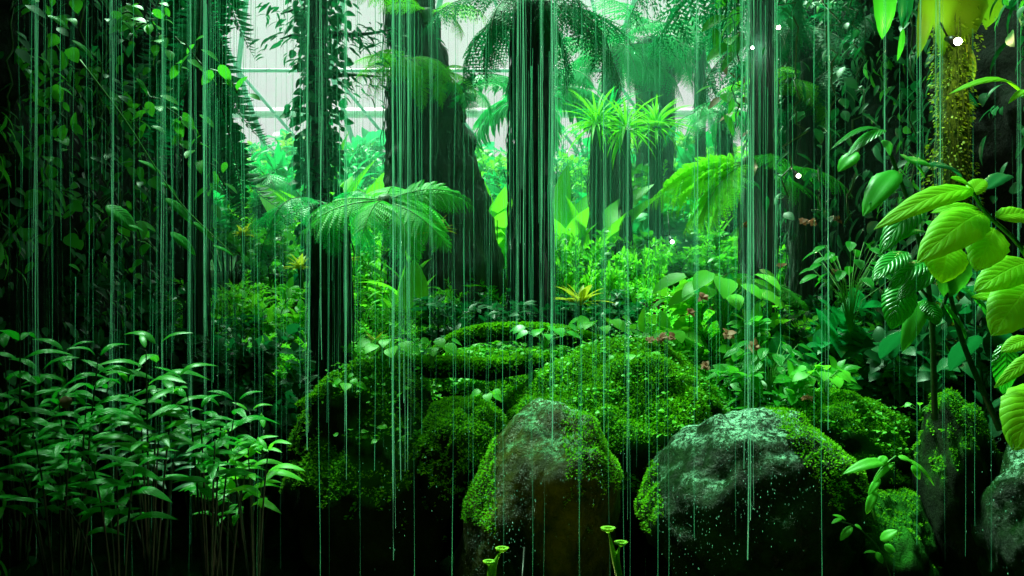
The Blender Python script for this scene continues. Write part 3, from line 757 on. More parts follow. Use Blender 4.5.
rows = [(20.5, 235, 800, 46, (112, 135), ['leafy0', 'fine1', 'broad0', 'leafy1', 'fine1'], .8),
        (17.0, 235, 800, 50, (120, 150), ['fine1', 'leafy1', 'broad0', 'lance0', 'fine0'], .75),
        (13.5, 232, 840, 52, (130, 175), ['leafy0', 'lance0', 'fine0', 'broad1', 'strap1', 'fine1'], .8),
        (11.0, 240, 850, 56, (165, 215), ['leafy1', 'broad0', 'paddle', 'fine0', 'lance0', 'strap0'], .9),
        (8.9, 236, 870, 50, (205, 262), ['broad1', 'fine0', 'leafy1', 'strap0', 'dark1', 'leafy0'], .8),
        (7.3, 225, 880, 44, (255, 300), ['fine0', 'dark0', 'broad1', 'leafy1', 'dark1', 'leafy0', 'strap0'], .8),
        (6.3, 235, 960, 46, (292, 325), ['leafy1', 'fine0', 'dark0', 'leafy0'], .9)]
i = 0
for (Y, x0, x1, st, (ta, tb), kinds, wd) in rows:
    px = x0
    while px < x1:
        k = kinds[rr.randrange(len(kinds))]
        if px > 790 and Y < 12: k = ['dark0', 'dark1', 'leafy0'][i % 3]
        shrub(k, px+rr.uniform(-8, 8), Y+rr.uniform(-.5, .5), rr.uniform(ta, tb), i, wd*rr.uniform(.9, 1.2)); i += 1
        px += st*rr.uniform(.75, 1.2)
# named ones the photograph shows clearly
shrub('leafy1', 575, 7.6, 208, 3, .45); shrub('leafy1', 642, 7.6, 222, 5, .4); shrub('paddle', 352, 10, 118, 2, 1.0)
shrub('paddle', 478, 9.6, 150, 4, 1.0); shrub('paddle', 560, 9.2, 150, 6, .9); shrub('paddle', 411, 7.6, 255, 9, .7)
shrub('broad0', 790, 5.6, 262, 7, .7); shrub('leafy0', 830, 5.3, 285, 8, .8); shrub('broad1', 720, 5.7, 300, 3, .9)
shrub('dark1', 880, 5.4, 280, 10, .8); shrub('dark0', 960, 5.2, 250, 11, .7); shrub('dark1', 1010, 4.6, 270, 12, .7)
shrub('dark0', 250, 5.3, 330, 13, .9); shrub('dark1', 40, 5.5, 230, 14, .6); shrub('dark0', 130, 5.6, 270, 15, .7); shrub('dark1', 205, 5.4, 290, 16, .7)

# ------------------------------------------------------------------ cover on the cliffs
def creeper(name, src, n, keyL, mat, label, seed, cond):
    o = bpy.data.objects[src]; me = o.data; rr = random.Random(seed); mb = MB()
    idx = [i for i, v in enumerate(me.vertices) if cond(v.co)]
    for _ in range(n):
        v = me.vertices[rr.choice(idx)]; nn = v.normal.copy()
        if nn.dot(Vector((0, 0, 1.6))-v.co+Vector((0, 3, 0))) < 0: nn = -nn
        key, L = keyL[rr.randrange(len(keyL))]; l = L*rr.uniform(.5, 1.3)
        p = v.co+nn*rr.uniform(.0, .13)+Vector((rr.gauss(0, .03), rr.gauss(0, .04), rr.gauss(0, .04)))
        d = Vector((rr.gauss(0, .5), rr.gauss(0, .5), -0.7))+nn*0.5
        mb.add(LF[key], frame(d, nn+Vector((0, 0, .4)), p, (l, l, l)))
    ob = mb.build(name, mat); tag(ob, label, 'creeper', kind='stuff'); return ob
clump = lambda s, t: (lambda c: c.y > 2.8 and c.z > 0.3 and mnoise.noise(c*1.6+Vector((s, 0, 0))) > t)
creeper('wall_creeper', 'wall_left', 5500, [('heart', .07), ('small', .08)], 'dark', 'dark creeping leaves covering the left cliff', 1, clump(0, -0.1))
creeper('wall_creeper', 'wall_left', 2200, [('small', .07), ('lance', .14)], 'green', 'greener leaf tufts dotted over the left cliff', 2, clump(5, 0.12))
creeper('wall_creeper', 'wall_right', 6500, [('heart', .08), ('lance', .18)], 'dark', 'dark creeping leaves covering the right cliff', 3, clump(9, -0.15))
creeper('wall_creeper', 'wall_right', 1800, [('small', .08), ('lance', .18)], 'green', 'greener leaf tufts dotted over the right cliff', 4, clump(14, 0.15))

# vines hanging and trailing in front of the cliffs
def vine(label, pts, n, key, L, mat, seed, stem='stem', name='vine', r=0.006, group=None, wander=0.05):
    rr = random.Random(seed); W = [at(*p) for p in pts]
    rt = empty(name, W[0]); tag(rt, label, 'vine', group)
    off = Vector(W[0]); P = [Vector(p)-off for p in smooth_path(W, 26)]
    P = [p+Vector((rr.gauss(0, 1), rr.gauss(0, 1), rr.gauss(0, 1)))*wander*0.3 for p in P]
    st = MB(); tube(st, P, r, 5); st.build('stem', stem, rt)
    lf = MB()
    for k in range(n):
        t = (k+rr.random())/n*25.99; i = int(t); q = P[i].lerp(P[i+1], t-i); ax = (P[i+1]-P[i]).normalized()
        d = Vector((rr.gauss(0, 1), rr.gauss(0, .8), -0.35))+ax*.4; l = L*rr.uniform(.5, 1.2)
        lf.add(LF[key], frame(d, (rr.gauss(0, .4), -0.5+rr.gauss(0, .4), 1), q+Vector((rr.gauss(0, 1), rr.gauss(0, 1), rr.gauss(0, 1)))*wander, (l, l, l)))
    lf.build('foliage', mat, rt); return rt
VG = 'vines trailing over the left cliff'
spots = [(12, 'at the left edge'), (48, 'second from the left edge'), (78, 'above the dim fern'), (104, 'above the pale veined leaf'), (132, 'left of the long arching twig'), (158, 'crossing the long arching twig'), (180, 'next to the shaggy palm')]
for k, (px, w) in enumerate(spots):
    Y = 4.0+0.3*k; rr = random.Random(k+60); dx = rr.uniform(-40, 50)
    vine(f'thin hanging vine with small leaves {w}', [(px, -40, Y), (px+dx*.3, 60, Y), (px+dx*.7, 150, Y+.1), (px+dx, 240+rr.uniform(-30, 60), Y)], 60, ['small', 'heart', 'oval'][k % 3], 0.085, ['dark', 'green', 'dark'][k % 3], k+1, group=VG, wander=0.07)
for k, (a, b, w) in enumerate([((0, 20), (75, 130), 'upper left corner'), ((120, 10), (235, 90), 'top of the cliff left of the glass'), ((30, 180), (150, 240), 'middle of the left cliff'), ((150, 90), (230, 190), 'right rim of the left cliff'), ((60, 60), (140, 130), 'mossy middle of the upper left')]):
    Y = 4.2+.25*k
    vine(f'creeping twig with light leaves running down right, {w}', [(a[0], a[1], Y), ((a[0]+b[0])/2, (a[1]+b[1])/2-8, Y), (b[0], b[1], Y)], 34, 'oval', 0.10, 'green', 30+k, group=VG)

# ------------------------------------------------------------------ plants with leaves placed one by one
def leaf_between(parent, a, b, w, mat, Y, dY=0.0, droop=0.25, fold=0.2, arch=0.06, tilt=(0, -0.6, 1), name='leaf', off=None, bend=1.0):
    A = at(a[0], a[1], Y); B = at(b[0], b[1], Y+dY)
    L = (B-A).length
    W = w/FPX*Y/L
    t = big_leaf_t(W, droop, fold, arch)
    # aim so the drooped tip lands on B
    v = B-A; up = Vector(tilt); x = v.normalized(); y = up.cross(x).normalized(); z = x.cross(y)
    d = (x+z*droop).normalized(); sc = L/math.sqrt(1+droop*droop)*math.sqrt(1+droop*droop)*0.98
    mb = MB(); mb.add(t, frame(d, up, A-(off or Vector(parent.location)), (sc, sc, sc)))
    return mb.build(name, mat, parent)
def stalk(parent, pts, r, mat='stem', name='stem'):
    W = smooth_path([at(*p) for p in pts], 16); mb = MB()
    tube(mb, [Vector(p)-Vector(parent.location) for p in W], [r*(1-0.4*i/16) for i in range(17)], 8); return mb.build(name, mat, parent)
def plant(name, label, base, cat='plant'):
    e = empty(name, at(*base)); tag(e, label, cat); return e

Y = 2.6
g = plant('broadleaf_plant', 'nearest plant at the right edge with big glowing lime green leaves', (1060, 330, Y))
stalk(g, [(1060, 330, Y), (1024, 252, Y), (988, 215, Y), (970, 188, Y)], 0.008, 'stemlime')
for a, b, w, dY, dr in [((974, 190), (875, 229), 24, -.1, .28), ((972, 190), (950, 178), 14, -.1, .1), ((978, 208), (930, 213), 12, 0, .2), ((984, 213), (918, 262), 40, -.12, .3),
                        ((948, 240), (941, 284), 38, -.05, .1), ((994, 228), (975, 272), 36, -.1, .15), ((995, 217), (1040, 222), 22, .1, .2), ((1030, 262), (974, 292), 34, -.05, .25),
                        ((1030, 285), (991, 336), 44, -.1, .2), ((1040, 352), (994, 388), 14, 0, .2), ((1040, 385), (1012, 452), 48, -.1, .1), ((968, 196), (985, 180), 16, .1, .2), ((1024, 245), (1050, 275), 30, 0, .2), ((1018, 300), (970, 297), 14, 0, .1),
                        ((955, 250), (938, 268), 18, .1, .2), ((1030, 338), (1000, 352), 16, 0, .1)]:
    leaf_between(g, a, b, w*1.15, 'lime', Y, dY, dr, tilt=(0, -.8, .7))
o = leaf_between(g, (1005, 342), (1003, 395), 28, 'gloss', Y+.1, 0, .15); o['label'] = 'dark green drooping leaf'
g = plant('broadleaf_plant', 'arching stem with slim lime leaves above the nearest plant, at the right edge', (1060, 130, Y))
stalk(g, [(1060, 130, Y), (1040, 106, Y), (1022, 96, Y)], 0.006, 'stemlime')
leaf_between(g, (1024, 96), (948, 95), 14, 'lime', Y, -.1, .25, arch=0.12); leaf_between(g, (1030, 92), (1008, 104), 9, 'lime', Y, -.1, .2); leaf_between(g, (1030, 100), (1060, 90), 14, 'lime', Y, 0, .2)

Y = 3.2
g = plant('quilted_leaf_shrub', 'shrub with quilted glossy green leaves left of the lime leaved plant', (935, 420, Y), 'shrub')
stalk(g, [(935, 420, Y), (930, 300, Y), (912, 215, Y), (886, 142, Y)], 0.011)
stalk(g, [(932, 330, Y), (950, 280, Y), (935, 235, Y)], 0.008); stalk(g, [(930, 300, Y), (905, 270, Y), (890, 262, Y)], 0.006)
stalk(g, [(1000, 430, Y), (962, 340, Y), (945, 270, Y)], 0.012)
for a, b, w, dY, dr, m in [((898, 170), (863, 216), 28, -.1, .25, 'green'), ((890, 172), (868, 196), 22, 0, .2, 'green'), ((897, 192), (867, 205), 9, -.1, .2, 'gloss'), ((922, 204), (880, 254), 30, -.12, .25, 'gloss'), ((926, 232), (890, 246), 10, -.1, .3, 'green'),
                           ((908, 252), (872, 282), 26, -.1, .2, 'gloss'), ((930, 262), (888, 290), 24, -.1, .25, 'gloss'), ((944, 266), (896, 302), 26, -.1, .25, 'gloss'), ((905, 282), (891, 330), 34, -.05, .15, 'gloss'),
                           ((924, 300), (902, 352), 20, -.05, .2, 'green'), ((926, 300), (938, 326), 24, -.05, .1, 'gloss'), ((960, 250), (945, 300), 34, 0, .1, 'green'), ((886, 130), (846, 158), 14, -.1, .25, 'gloss'), ((880, 129), (831, 150), 8, -.1, .35, 'gloss'),
                           ((884, 140), (890, 156), 10, -.1, .2, 'green'), ((858, 152), (838, 172), 20, 0, .2, 'green'), ((905, 160), (935, 168), 22, .05, .15, 'green'), ((930, 165), (962, 178), 22, .1, .2, 'dark'), ((900, 155), (925, 178), 22, .05, .2, 'green'),
                           ((940, 300), (965, 345), 40, .1, .1, 'gloss'), ((958, 285), (990, 320), 36, .1, .1, 'gloss'), ((925, 222), (945, 232), 16, 0, .2, 'green'), ((985, 190), (1012, 178), 20, .3, .1, 'dark'),
                           ((950, 215), (985, 228), 26, .3, .15, 'gloss'), ((915, 285), (868, 262), 20, 0, .2, 'gloss'), ((1000, 300), (1030, 330), 30, .3, .1, 'gloss'), ((978, 335), (950, 372), 28, .2, .1, 'dark'), ((905, 330), (880, 360), 24, .2, .1, 'dark')]:
    leaf_between(g, a, b, w, m, Y, dY, dr)

# big leaves hanging from the top right
Y = 5.0
for k, (a, b, w, m, lab) in enumerate([((884, -30), (882, 41), 26, 'green', 'broad green leaf hanging from the top, left of the yellowing leaves'), ((930, -30), (917, 60), 20, 'hangleaf', 'narrow yellowing leaf hanging beside the brightest lamp'),
                                 ((968, -40), (945, 62), 58, 'hangleaf', 'widest leaf hanging behind the brightest lamp'), ((905, -20), (903, 30), 18, 'dark', 'dark leaf hanging between the green and yellowing leaves'), ((966, 44), (974, 82), 11, 'yellow', 'small yellow leaf dangling under the brightest lamp'),
                                 ((903, 28), (897, 62), 7, 'green', 'slim curled leaf hanging below the dark leaf'), ((1000, -30), (985, 30), 30, 'hangleaf', 'green leaf hanging right of the brightest lamp')]):
    g = plant('hanging_leaf', lab, (a[0], a[1]-25, Y+.03*k), 'leaf')
    stalk(g, [(a[0], a[1]-25, Y+.03*k), (a[0], a[1], Y+.03*k)], .008, 'stemlime', 'stalk')
    leaf_between(g, a, b, w, m, Y+.03*k, .08, .1, tilt=(0.1, -1, 0.2), name='blade')

# arching twig with pale leaves over the left cliff
Y = 3.7
g = plant('arching_twig', 'long thin twig with pale veined leaves slanting across the left cliff', (80, 60, Y), 'twig')
stalk(g, [(80, 60, Y), (125, 120, Y), (178, 200, Y), (235, 256, Y)], .004, 'stemlime')
for a, b, w, dr in [((165, 198), (193, 225), 13, .2), ((193, 222), (214, 242), 10, .2), ((212, 245), (235, 257), 6, .1), ((170, 232), (196, 256), 13, .2), ((106, 205), (137, 232), 22, .2), ((160, 182), (178, 197), 7, .2), ((128, 225), (145, 232), 6, .1), ((47, 15), (70, 30), 10, .2), ((122, 20), (137, 38), 7, .2), ((136, 78), (148, 95), 8, .2), ((138, 160), (165, 178), 7, .2), ((72, 40), (95, 62), 8, .2)]:
    leaf_between(g, a, b, w, 'lowleaf', Y, .03, dr)

# leafy shrubs lower left: shoots with long leaves, each a plant of its own
def shoot_plant(label, base, tips, Y, L, mat, seed, key='lance', nl=6, aspect=0.95, name='lanceleaf_shrub', r=.005):
    g = plant(name, label, (*base, Y), 'shrub'); rr = random.Random(seed); o = Vector(g.location)
    st = MB(); lf = MB()
    for (px, py) in tips:
        dy = rr.uniform(-.25, .25); b = at(base[0]+(px-base[0])*.2, base[1], Y); t = at(px, py, Y+dy)
        P = [Vector(p)-o for p in smooth_path([b, b.lerp(t, .55)+Vector((0, 0, .06)), t], 10)]
        tube(st, P, [r*(1-.6*i/10) for i in range(11)], 5)
        ph = rr.uniform(0, 3)
        for k in range(nl):
            f = .35+.65*(k+1)/nl; i = min(int(f*10), 9); q = P[i].lerp(P[i+1], f*10-i)
            for h in (0, 1):
                if rr.random() < .38: continue
                a = ph+h*math.pi; dd = Vector((math.cos(a), math.sin(a)*.8, .35+.35*(f > .95)))
                l = L*rr.uniform(.75, 1.2)*(0.75 if f > .9 else 1)
                lf.add(BL[rr.randrange(3)], frame(dd, (0, -.35, 1), q+dd*.01, (l, l*aspect, l)))
            ph += 1.35
    lf.build('foliage', mat, g); st.build('stem', 'bark', g); return g
BL = [big_leaf_t(.27, .32, .25, .1, 9, 2), big_leaf_t(.30, .45, .2, .14, 9, 2), big_leaf_t(.24, .2, .25, .06, 9, 2)]
shoot_plant('shrub with slender leaves at the left edge, tallest shoots of the lower left bushes', (20, 560), [(20, 322), (4, 350), (40, 372), (2, 400), (52, 402)], 3.3, .15, 'lowleaf', 1)
shoot_plant('shrub with slender leaves second from the left, round reddish leaf in it', (75, 570), [(66, 352), (98, 358), (110, 376), (58, 392), (86, 408), (40, 430)], 3.2, .14, 'lowleaf', 2)
shoot_plant('brightest tall slender leaved shoots at the middle of the lower left bushes', (150, 580), [(146, 350), (158, 346), (128, 384), (176, 378), (140, 408), (160, 420)], 3.2, .155, 'green', 3)
shoot_plant('loose shrub with drooping leaves near the dark recess', (210, 590), [(186, 382), (200, 410), (222, 408), (236, 402), (215, 440), (196, 440)], 3.3, .14, 'lowleaf', 4)
shoot_plant('light green shrub at the rim of the dark recess, rightmost of the lower left bushes', (255, 600), [(226, 420), (250, 412), (264, 430), (248, 448), (268, 452), (232, 452)], 3.4, .13, 'bright', 5)
shoot_plant('low glossy shrub in the lower left corner', (60, 600), [(10, 436), (35, 440), (70, 438), (95, 450), (20, 468), (60, 470)], 3.05, .13, 'lowleaf', 6)
shoot_plant('low shrub with leaves hanging over the black hollow, lower left', (120, 610), [(92, 462), (116, 458), (134, 470), (106, 486), (60, 500)], 3.05, .14, 'lowleaf', 7)
shoot_plant('sparse shrub behind the slender shoots, lower left', (160, 560), [(120, 400), (180, 420), (150, 440), (96, 425), (175, 452)], 3.7, .13, 'dark', 8)
shoot_plant('fern like shrub drooping below the light green shrub', (225, 600), [(200, 462), (214, 470), (230, 465), (246, 470), (210, 490)], 3.5, .10, 'green', 9)
g = plant('reddish_leaf', 'round reddish brown leaf held among the lower left shrubs', (65, 402, 3.1), 'leaf')
leaf_between(g, (65, 396), (66, 409), 13, 'rust', 3.1, -.02, .1, name='blade')
stalk(g, [(65, 402, 3.1), (68, 420, 3.12)], .002, 'stem', 'stalk')

# seedlings on the rocks
def seedling(label, base, Y, h, spread, n, L, mat, seed, key='heart', name='seedling'):
    b = at(*base, Y); g = empty(name, b); tag(g, label, 'seedling'); rr = random.Random(seed); st = MB(); lf = MB()
    H = h/FPX*Y; S = spread/FPX*Y
    for k in range(n):
        a = 2.4*k; f = .55+.45*(k/n)
        q = Vector((math.cos(a)*S*.5*rr.uniform(.5, 1), math.sin(a)*S*.5*rr.uniform(.5, 1), H*f))
        tube(st, [Vector((0, 0, -.02)), Vector((q.x*.3, q.y*.3, q.z*.6)), q], [.003, .002, .0015], 4)
        d = Vector((q.x, q.y, -.1*S)); l = L*rr.uniform(.75, 1.2)
        lf.add(LF[key], frame(d, (rr.gauss(0, .2), -.45, 1), q, (l, l, l)))
    lf.build('foliage', mat, g); st.build('stem', 'stemlime', g); return g
seedling('small seedling with three round leaves on the mossy lobe', (487, 405), 4.6, 17, 22, 6, .055, 'bright', 1)
seedling('leafy seedling on top of the mossy boulder behind the white topped one', (826, 392), 4.6, 26, 42, 12, .09, 'bright', 2)
seedling('cluster of light round leaved seedlings on the black ledge, left of the twin roots', (392, 362), 4.7, 26, 60, 18, .075, 'bright', 3)
seedling('round leaved seedling where the roots leave the black ledge', (432, 362), 4.75, 24, 42, 11, .075, 'bright', 4)
seedling('small pale seedling on the left slope of the black ledge', (347, 392), 4.6, 14, 24, 6, .06, 'bright', 5)
seedling('low round leaved seedling at the crest of the centre mound, beside the water', (545, 345), 5.0, 20, 60, 14, .07, 'green', 6)
seedling('leafy seedling on the centre mound below the begonias', (640, 366), 4.95, 16, 60, 12, .07, 'bright', 7)
seedling('leafy sprig on the upper right of the centre mound', (600, 340), 5.4, 24, 60, 14, .08, 'bright', 8)
seedling('broad leaved sprig on the mound left of the pink begonias', (665, 352), 5.4, 24, 50, 12, .11, 'bright', 9)
seedling('tiny seedling high on the right rock ridge', (920, 415), 4.4, 14, 30, 6, .035, 'bright', 10)
Y = 3.9
g = plant('drooping_seedling', 'drooping seedling with limp pointed leaves on the dim lower right rock', (875, 520, Y), 'seedling')
stalk(g, [(875, 520, Y), (872, 490, Y), (880, 470, Y), (896, 456, Y)], .006, 'stemlime')
for a, b, w, dr in [((888, 462), (844, 474), 15, .35), ((886, 456), (878, 466), 10, .2), ((905, 458), (934, 486), 7, .3), ((912, 465), (920, 480), 10, .2), ((895, 462), (872, 485), 6, .2), ((876, 490), (866, 515), 10, .1), ((898, 456), (912, 462), 8, .2), ((880, 478), (868, 496), 8, .1)]:
    leaf_between(g, a, b, w, 'bright', Y, -.02, dr)
g = plant('drooping_seedling', 'sparse seedling with two pairs of leaves near the bottom, right of centre', (892, 575, Y), 'seedling')
stalk(g, [(892, 580, Y), (880, 550, Y), (858, 528, Y), (836, 520, Y)], .003, 'stem')
for a, b, w, dr in [((842, 518), (831, 524), 5, .1), ((846, 520), (832, 515), 5, .2), ((852, 526), (840, 541), 9, .2), ((880, 540), (898, 530), 13, .1), ((884, 545), (896, 552), 12, .1), ((876, 552), (863, 553), 4, .2), ((876, 552), (883, 564), 9, .1), ((855, 524), (862, 530), 4, .1)]:
    leaf_between(g, a, b, w, 'bright', Y, -.02, dr)
Y = 3.0
def cup_sprout(label, base, heads):
    g = plant('sprout', label, (*base, Y), 'sprout'); o = Vector(g.location)
    for (px, py, w, via) in heads:
        W = [Vector(p)-o for p in smooth_path([at(*base, Y), at(*via, Y), at(px, py, Y)], 14)]
        mb = MB(); tube(mb, W, [.007+.004*math.sin(i*.35) for i in range(15)], 8); mb.build('stem', 'sprout', g)
        mb = MB(); ww = w/FPX*Y; c = at(px, py, Y)-o
        v = []; f = []; n = 16
        for j, (rad, z) in enumerate([(.25, -.35), (.6, -.1), (1.0, .12), (1.08, .02), (1.0, -.12)]):
            for k in range(n):
                a = 2*math.pi*k/n; q = rad*(1+.12*math.sin(3*a+px))
                v.append(c+Vector((math.cos(a)*q*ww/2, math.sin(a)*q*ww/2, z*ww*.9)))
        for j in range(4):
            for k in range(n): f.append((j*n+k, j*n+(k+1) % n, (j+1)*n+(k+1) % n, (j+1)*n+k))
        mb.add(T(v, f)); 
        for k in range(14):
            a = k*.45; mb.add(LF['small'], frame(Vector((math.cos(a), math.sin(a), .2)), (0, 0, 1), c+Vector((math.cos(a)*ww*.3, math.sin(a)*ww*.3, .1*ww)), (ww*.4,)*3))
        mb.build('cap', 'sprout', g)
    return g
M_['sprout'] = leaf_mat('yellow green sprout', (0.16, 0.42, 0.015), (0.28, 0.55, 0.03), (0.3, 0.6, 0.02), .3, .5)
cup_sprout('yellow green fleshy sprout with two caps, bottom centre', (622, 590), [(608, 529, 12, (614, 556)), (621, 543, 11, (617, 560))])
cup_sprout('yellow green curled sprout at the foot of the ochre faced rock', (492, 590), [(502, 549, 11, (494, 566)), (489, 562, 10, (490, 575))])

# a few plants of their own colour in the middle distance
Y = 6.7
g = plant('upright_leaf_plant', 'single pale cone shaped leaf standing before the foot of the massive trunk', (414, 325, Y))
leaf_between(g, (414, 318), (414, 258), 30, 'bright', Y, .05, .05, tilt=(0, -1, .1)); stalk(g, [(414, 325, Y), (414, 316, Y)], .01, 'stemlime')
for px, py, Yb, L, lab in [(436, 234, 7.6, .22, 'yellowing bromeliad perched on the massive trunk'), (580, 306, 6.6, .26, 'yellow green bromeliad at the foot of the slim trunks'), (375, 345, 5.6, .12, 'yellow green sprig left of the upright pale leaf'), (300, 270, 6.0, .14, 'yellow speckled plant left of the short hairy trunk'), (243, 236, 6.4, .12, 'yellow tuft at the rim of the left cliff'), (345, 262, 6.2, .12, 'yellow tuft on the short hairy trunk')]:
    g = plant('bromeliad', lab, (px, py, Yb)); mb = MB(); rr = random.Random(px)
    for k in range(22):
        a = rr.uniform(0, 6.28); e = rr.uniform(.2, 1.4); l = L*rr.uniform(.6, 1.1)
        mb.add(LF['lance'], frame((math.cos(a)*math.cos(e), math.sin(a)*math.cos(e), math.sin(e)), (0, 0, 1), (0, 0, 0), (l, l, l)))
    mb.build('leaf_rosette', 'yellow', g); mb = MB(); tube(mb, [Vector((0, .05, -.12)), Vector((0, 0, 0))], .015, 6); mb.build('stem', 'stem', g)
vine('climber with large hanging leaves left of the two upper small lamps', [(736, -30, 6.9), (733, 40, 6.9), (738, 130, 6.9)], 26, 'oval', .24, 'green', 71, wander=.08)
vine('climber with reddish leaves behind the large leaved climber', [(742, -20, 7.2), (738, 60, 7.2), (744, 120, 7.2)], 14, 'oval', .16, 'rust', 72, wander=.08)
for k, (px, w) in enumerate([(790, 'between the two black trunks at right'), (822, 'right of the slim black trunk'), (852, 'above the quilted leaf shrub'), (905, 'below the hanging leaves')]):
    vine(f'hanging vine with dull leaves {w}', [(px, -30, 5.6), (px+8, 90, 5.6), (px-6, 200+15*k, 5.5)], 42, ['lance', 'small'][k % 2], .11, 'dark', 80+k, group='vines hanging on the right', wander=.09)
boulder('reddish brown rock in the dark gap below the cool lamp', BP(662, 322, 7.6), (.42, .25, .22), 'redrock', 41, .2, fine=4)

# pink begonia heads
rr = random.Random(5)
BG = [(807, 222, 'pale pink pair of blossoms right of the thick black trunk', 2), (838, 220, 'dark pink blossom beside the pale pair', 1), (655, 341, 'pink blossom leftmost above the centre mound', 2), (668, 337, 'pink blossom beside the leftmost one above the mound', 2),
      (754, 346, 'biggest faded pink blossom, left of the glossy wet leaves', 1), (728, 334, 'small pink blossom between the mound blossoms and the biggest one', 1), (706, 366, 'pale pink blossom low at the right end of the mound', 1), (703, 297, 'pink blossom high among the bright leaves', 1),
      (690, 312, 'pink blossom under the high one among bright leaves', 1), (781, 266, 'pink blossom at the right black trunk foot', 1), (834, 272, 'small brownish blossom in the shade right of the black trunk', 1), (808, 398, 'pale blossom fallen on the mossy boulder', 1), (951, 398, 'brownish blossom on the right rock ridge', 1), (745, 226, 'red brown blossom left of the thick black trunk', 1)]
for k, (px, py, lab, n) in enumerate(BG):
    Y = 5.0 if py > 290 else 5.6
    if lab.startswith('pale blossom'): Y = 4.55
    if lab.startswith('brownish'): Y = 4.3
    g = plant('begonia_blossom', lab, (px, py, Y), 'flower'); st = MB(); tube(st, [Vector((0, .03, -.14)), Vector((0, .02, -.05)), Vector((0, 0, 0))], .002, 4); st.build('stalk', 'stem', g)
    for h in range(n):
        mb = MB(); c = Vector((h*.06-.03*(n-1), 0, 0))
        for j in range(11):
            a = rr.uniform(0, 6.28); e = rr.uniform(-.6, 1.2); d = Vector((math.cos(a)*math.cos(e), math.sin(a)*math.cos(e), math.sin(e))); l = .038*rr.uniform(.7, 1.1)*(1.4 if 'biggest' in lab else 1)
            mb.add(LF['heart'], frame(d, (rr.gauss(0, .5), -.7, 1), c, (l, l, l)))
        mb.build('petals', 'rust' if ('brown' in lab or 'dark' in lab) else 'pink', g)
# glossy wet leaves catching the sky near the begonias
seedling('plant with glossy white glinting leaves below the biggest pink blossom', (770, 400), 4.9, 60, 70, 26, .11, 'gloss', 21, 'oval', 'glossy_plant')
seedling('glossy plant with small wet leaves right of the begonias', (850, 330), 5.0, 90, 80, 30, .10, 'gloss', 22, 'oval', 'glossy_plant')
seedling('bright maple like plant above the centre mound, behind the pink blossoms', (722, 330), 5.5, 60, 80, 22, .20, 'bright', 23, 'broad', 'broadleaf_plant')

# ------------------------------------------------------------------ lamps
def lamp(label, px, py, Y, r, power, col, mat, aim=None):
    c = at(px, py, Y); g = empty('spotlight', c); tag(g, label, 'lamp')
    mb = MB(); tube(mb, [Vector((0, .12, .05)), Vector((0, .06, .03)), Vector((0, .015, .0))], [r*.6, r*1.1, r*1.25], 16); mb.build('housing', 'blackmetal', g)
    mb = MB(); tube(mb, [Vector((0, .1, .05)), Vector((0.02, .3, .25))], r*.25, 6); mb.build('bracket', 'blackmetal', g)
    bm = bmesh.new(); bmesh.ops.create_uvsphere(bm, u_segments=16, v_segments=10, radius=r); me = bpy.data.meshes.new('bulb'); bm.to_mesh(me); bm.free(); me.materials.append(M_[mat]); b = link('bulb', me, g); b.location = (0, -.01, 0)
    ld = bpy.data.lights.new('lamp_light', 'POINT'); ld.energy = power; ld.color = col; ld.shadow_soft_size = r
    lo = bpy.data.objects.new('lamp_light', ld); COL.objects.link(lo); lo.parent = g; lo.location = (0, -r*2.6, 0)
lamp('brightest yellow lamp among the hanging leaves, upper right', 957, 42, 4.85, .020, 9, (1.0, .95, .35), 'bulb')
lamp('small lamp at the top, left of the brightest lamp', 778, 28, 6.3, .014, 5, (.9, 1, .75), 'bulb')
lamp('dim small lamp beside the thick black trunk, near the top', 752, 48, 6.5, .011, 3, (.8, 1, .8), 'bulbcool')
lamp('small lamp half way down, right of the thick black trunk', 798, 176, 6.1, .014, 6, (.95, 1, .6), 'bulb')
lamp('small lamp hidden low before the ochre faced rock, lighting it from below', 520, 640, 3.3, .02, 10.0, (1.0, .9, .4), 'bulb')
lamp('cool small lamp in the dark gap below the sweeping fronds', 672, 242, 6.6, .014, 10, (.8, 1, .85), 'bulbcool')

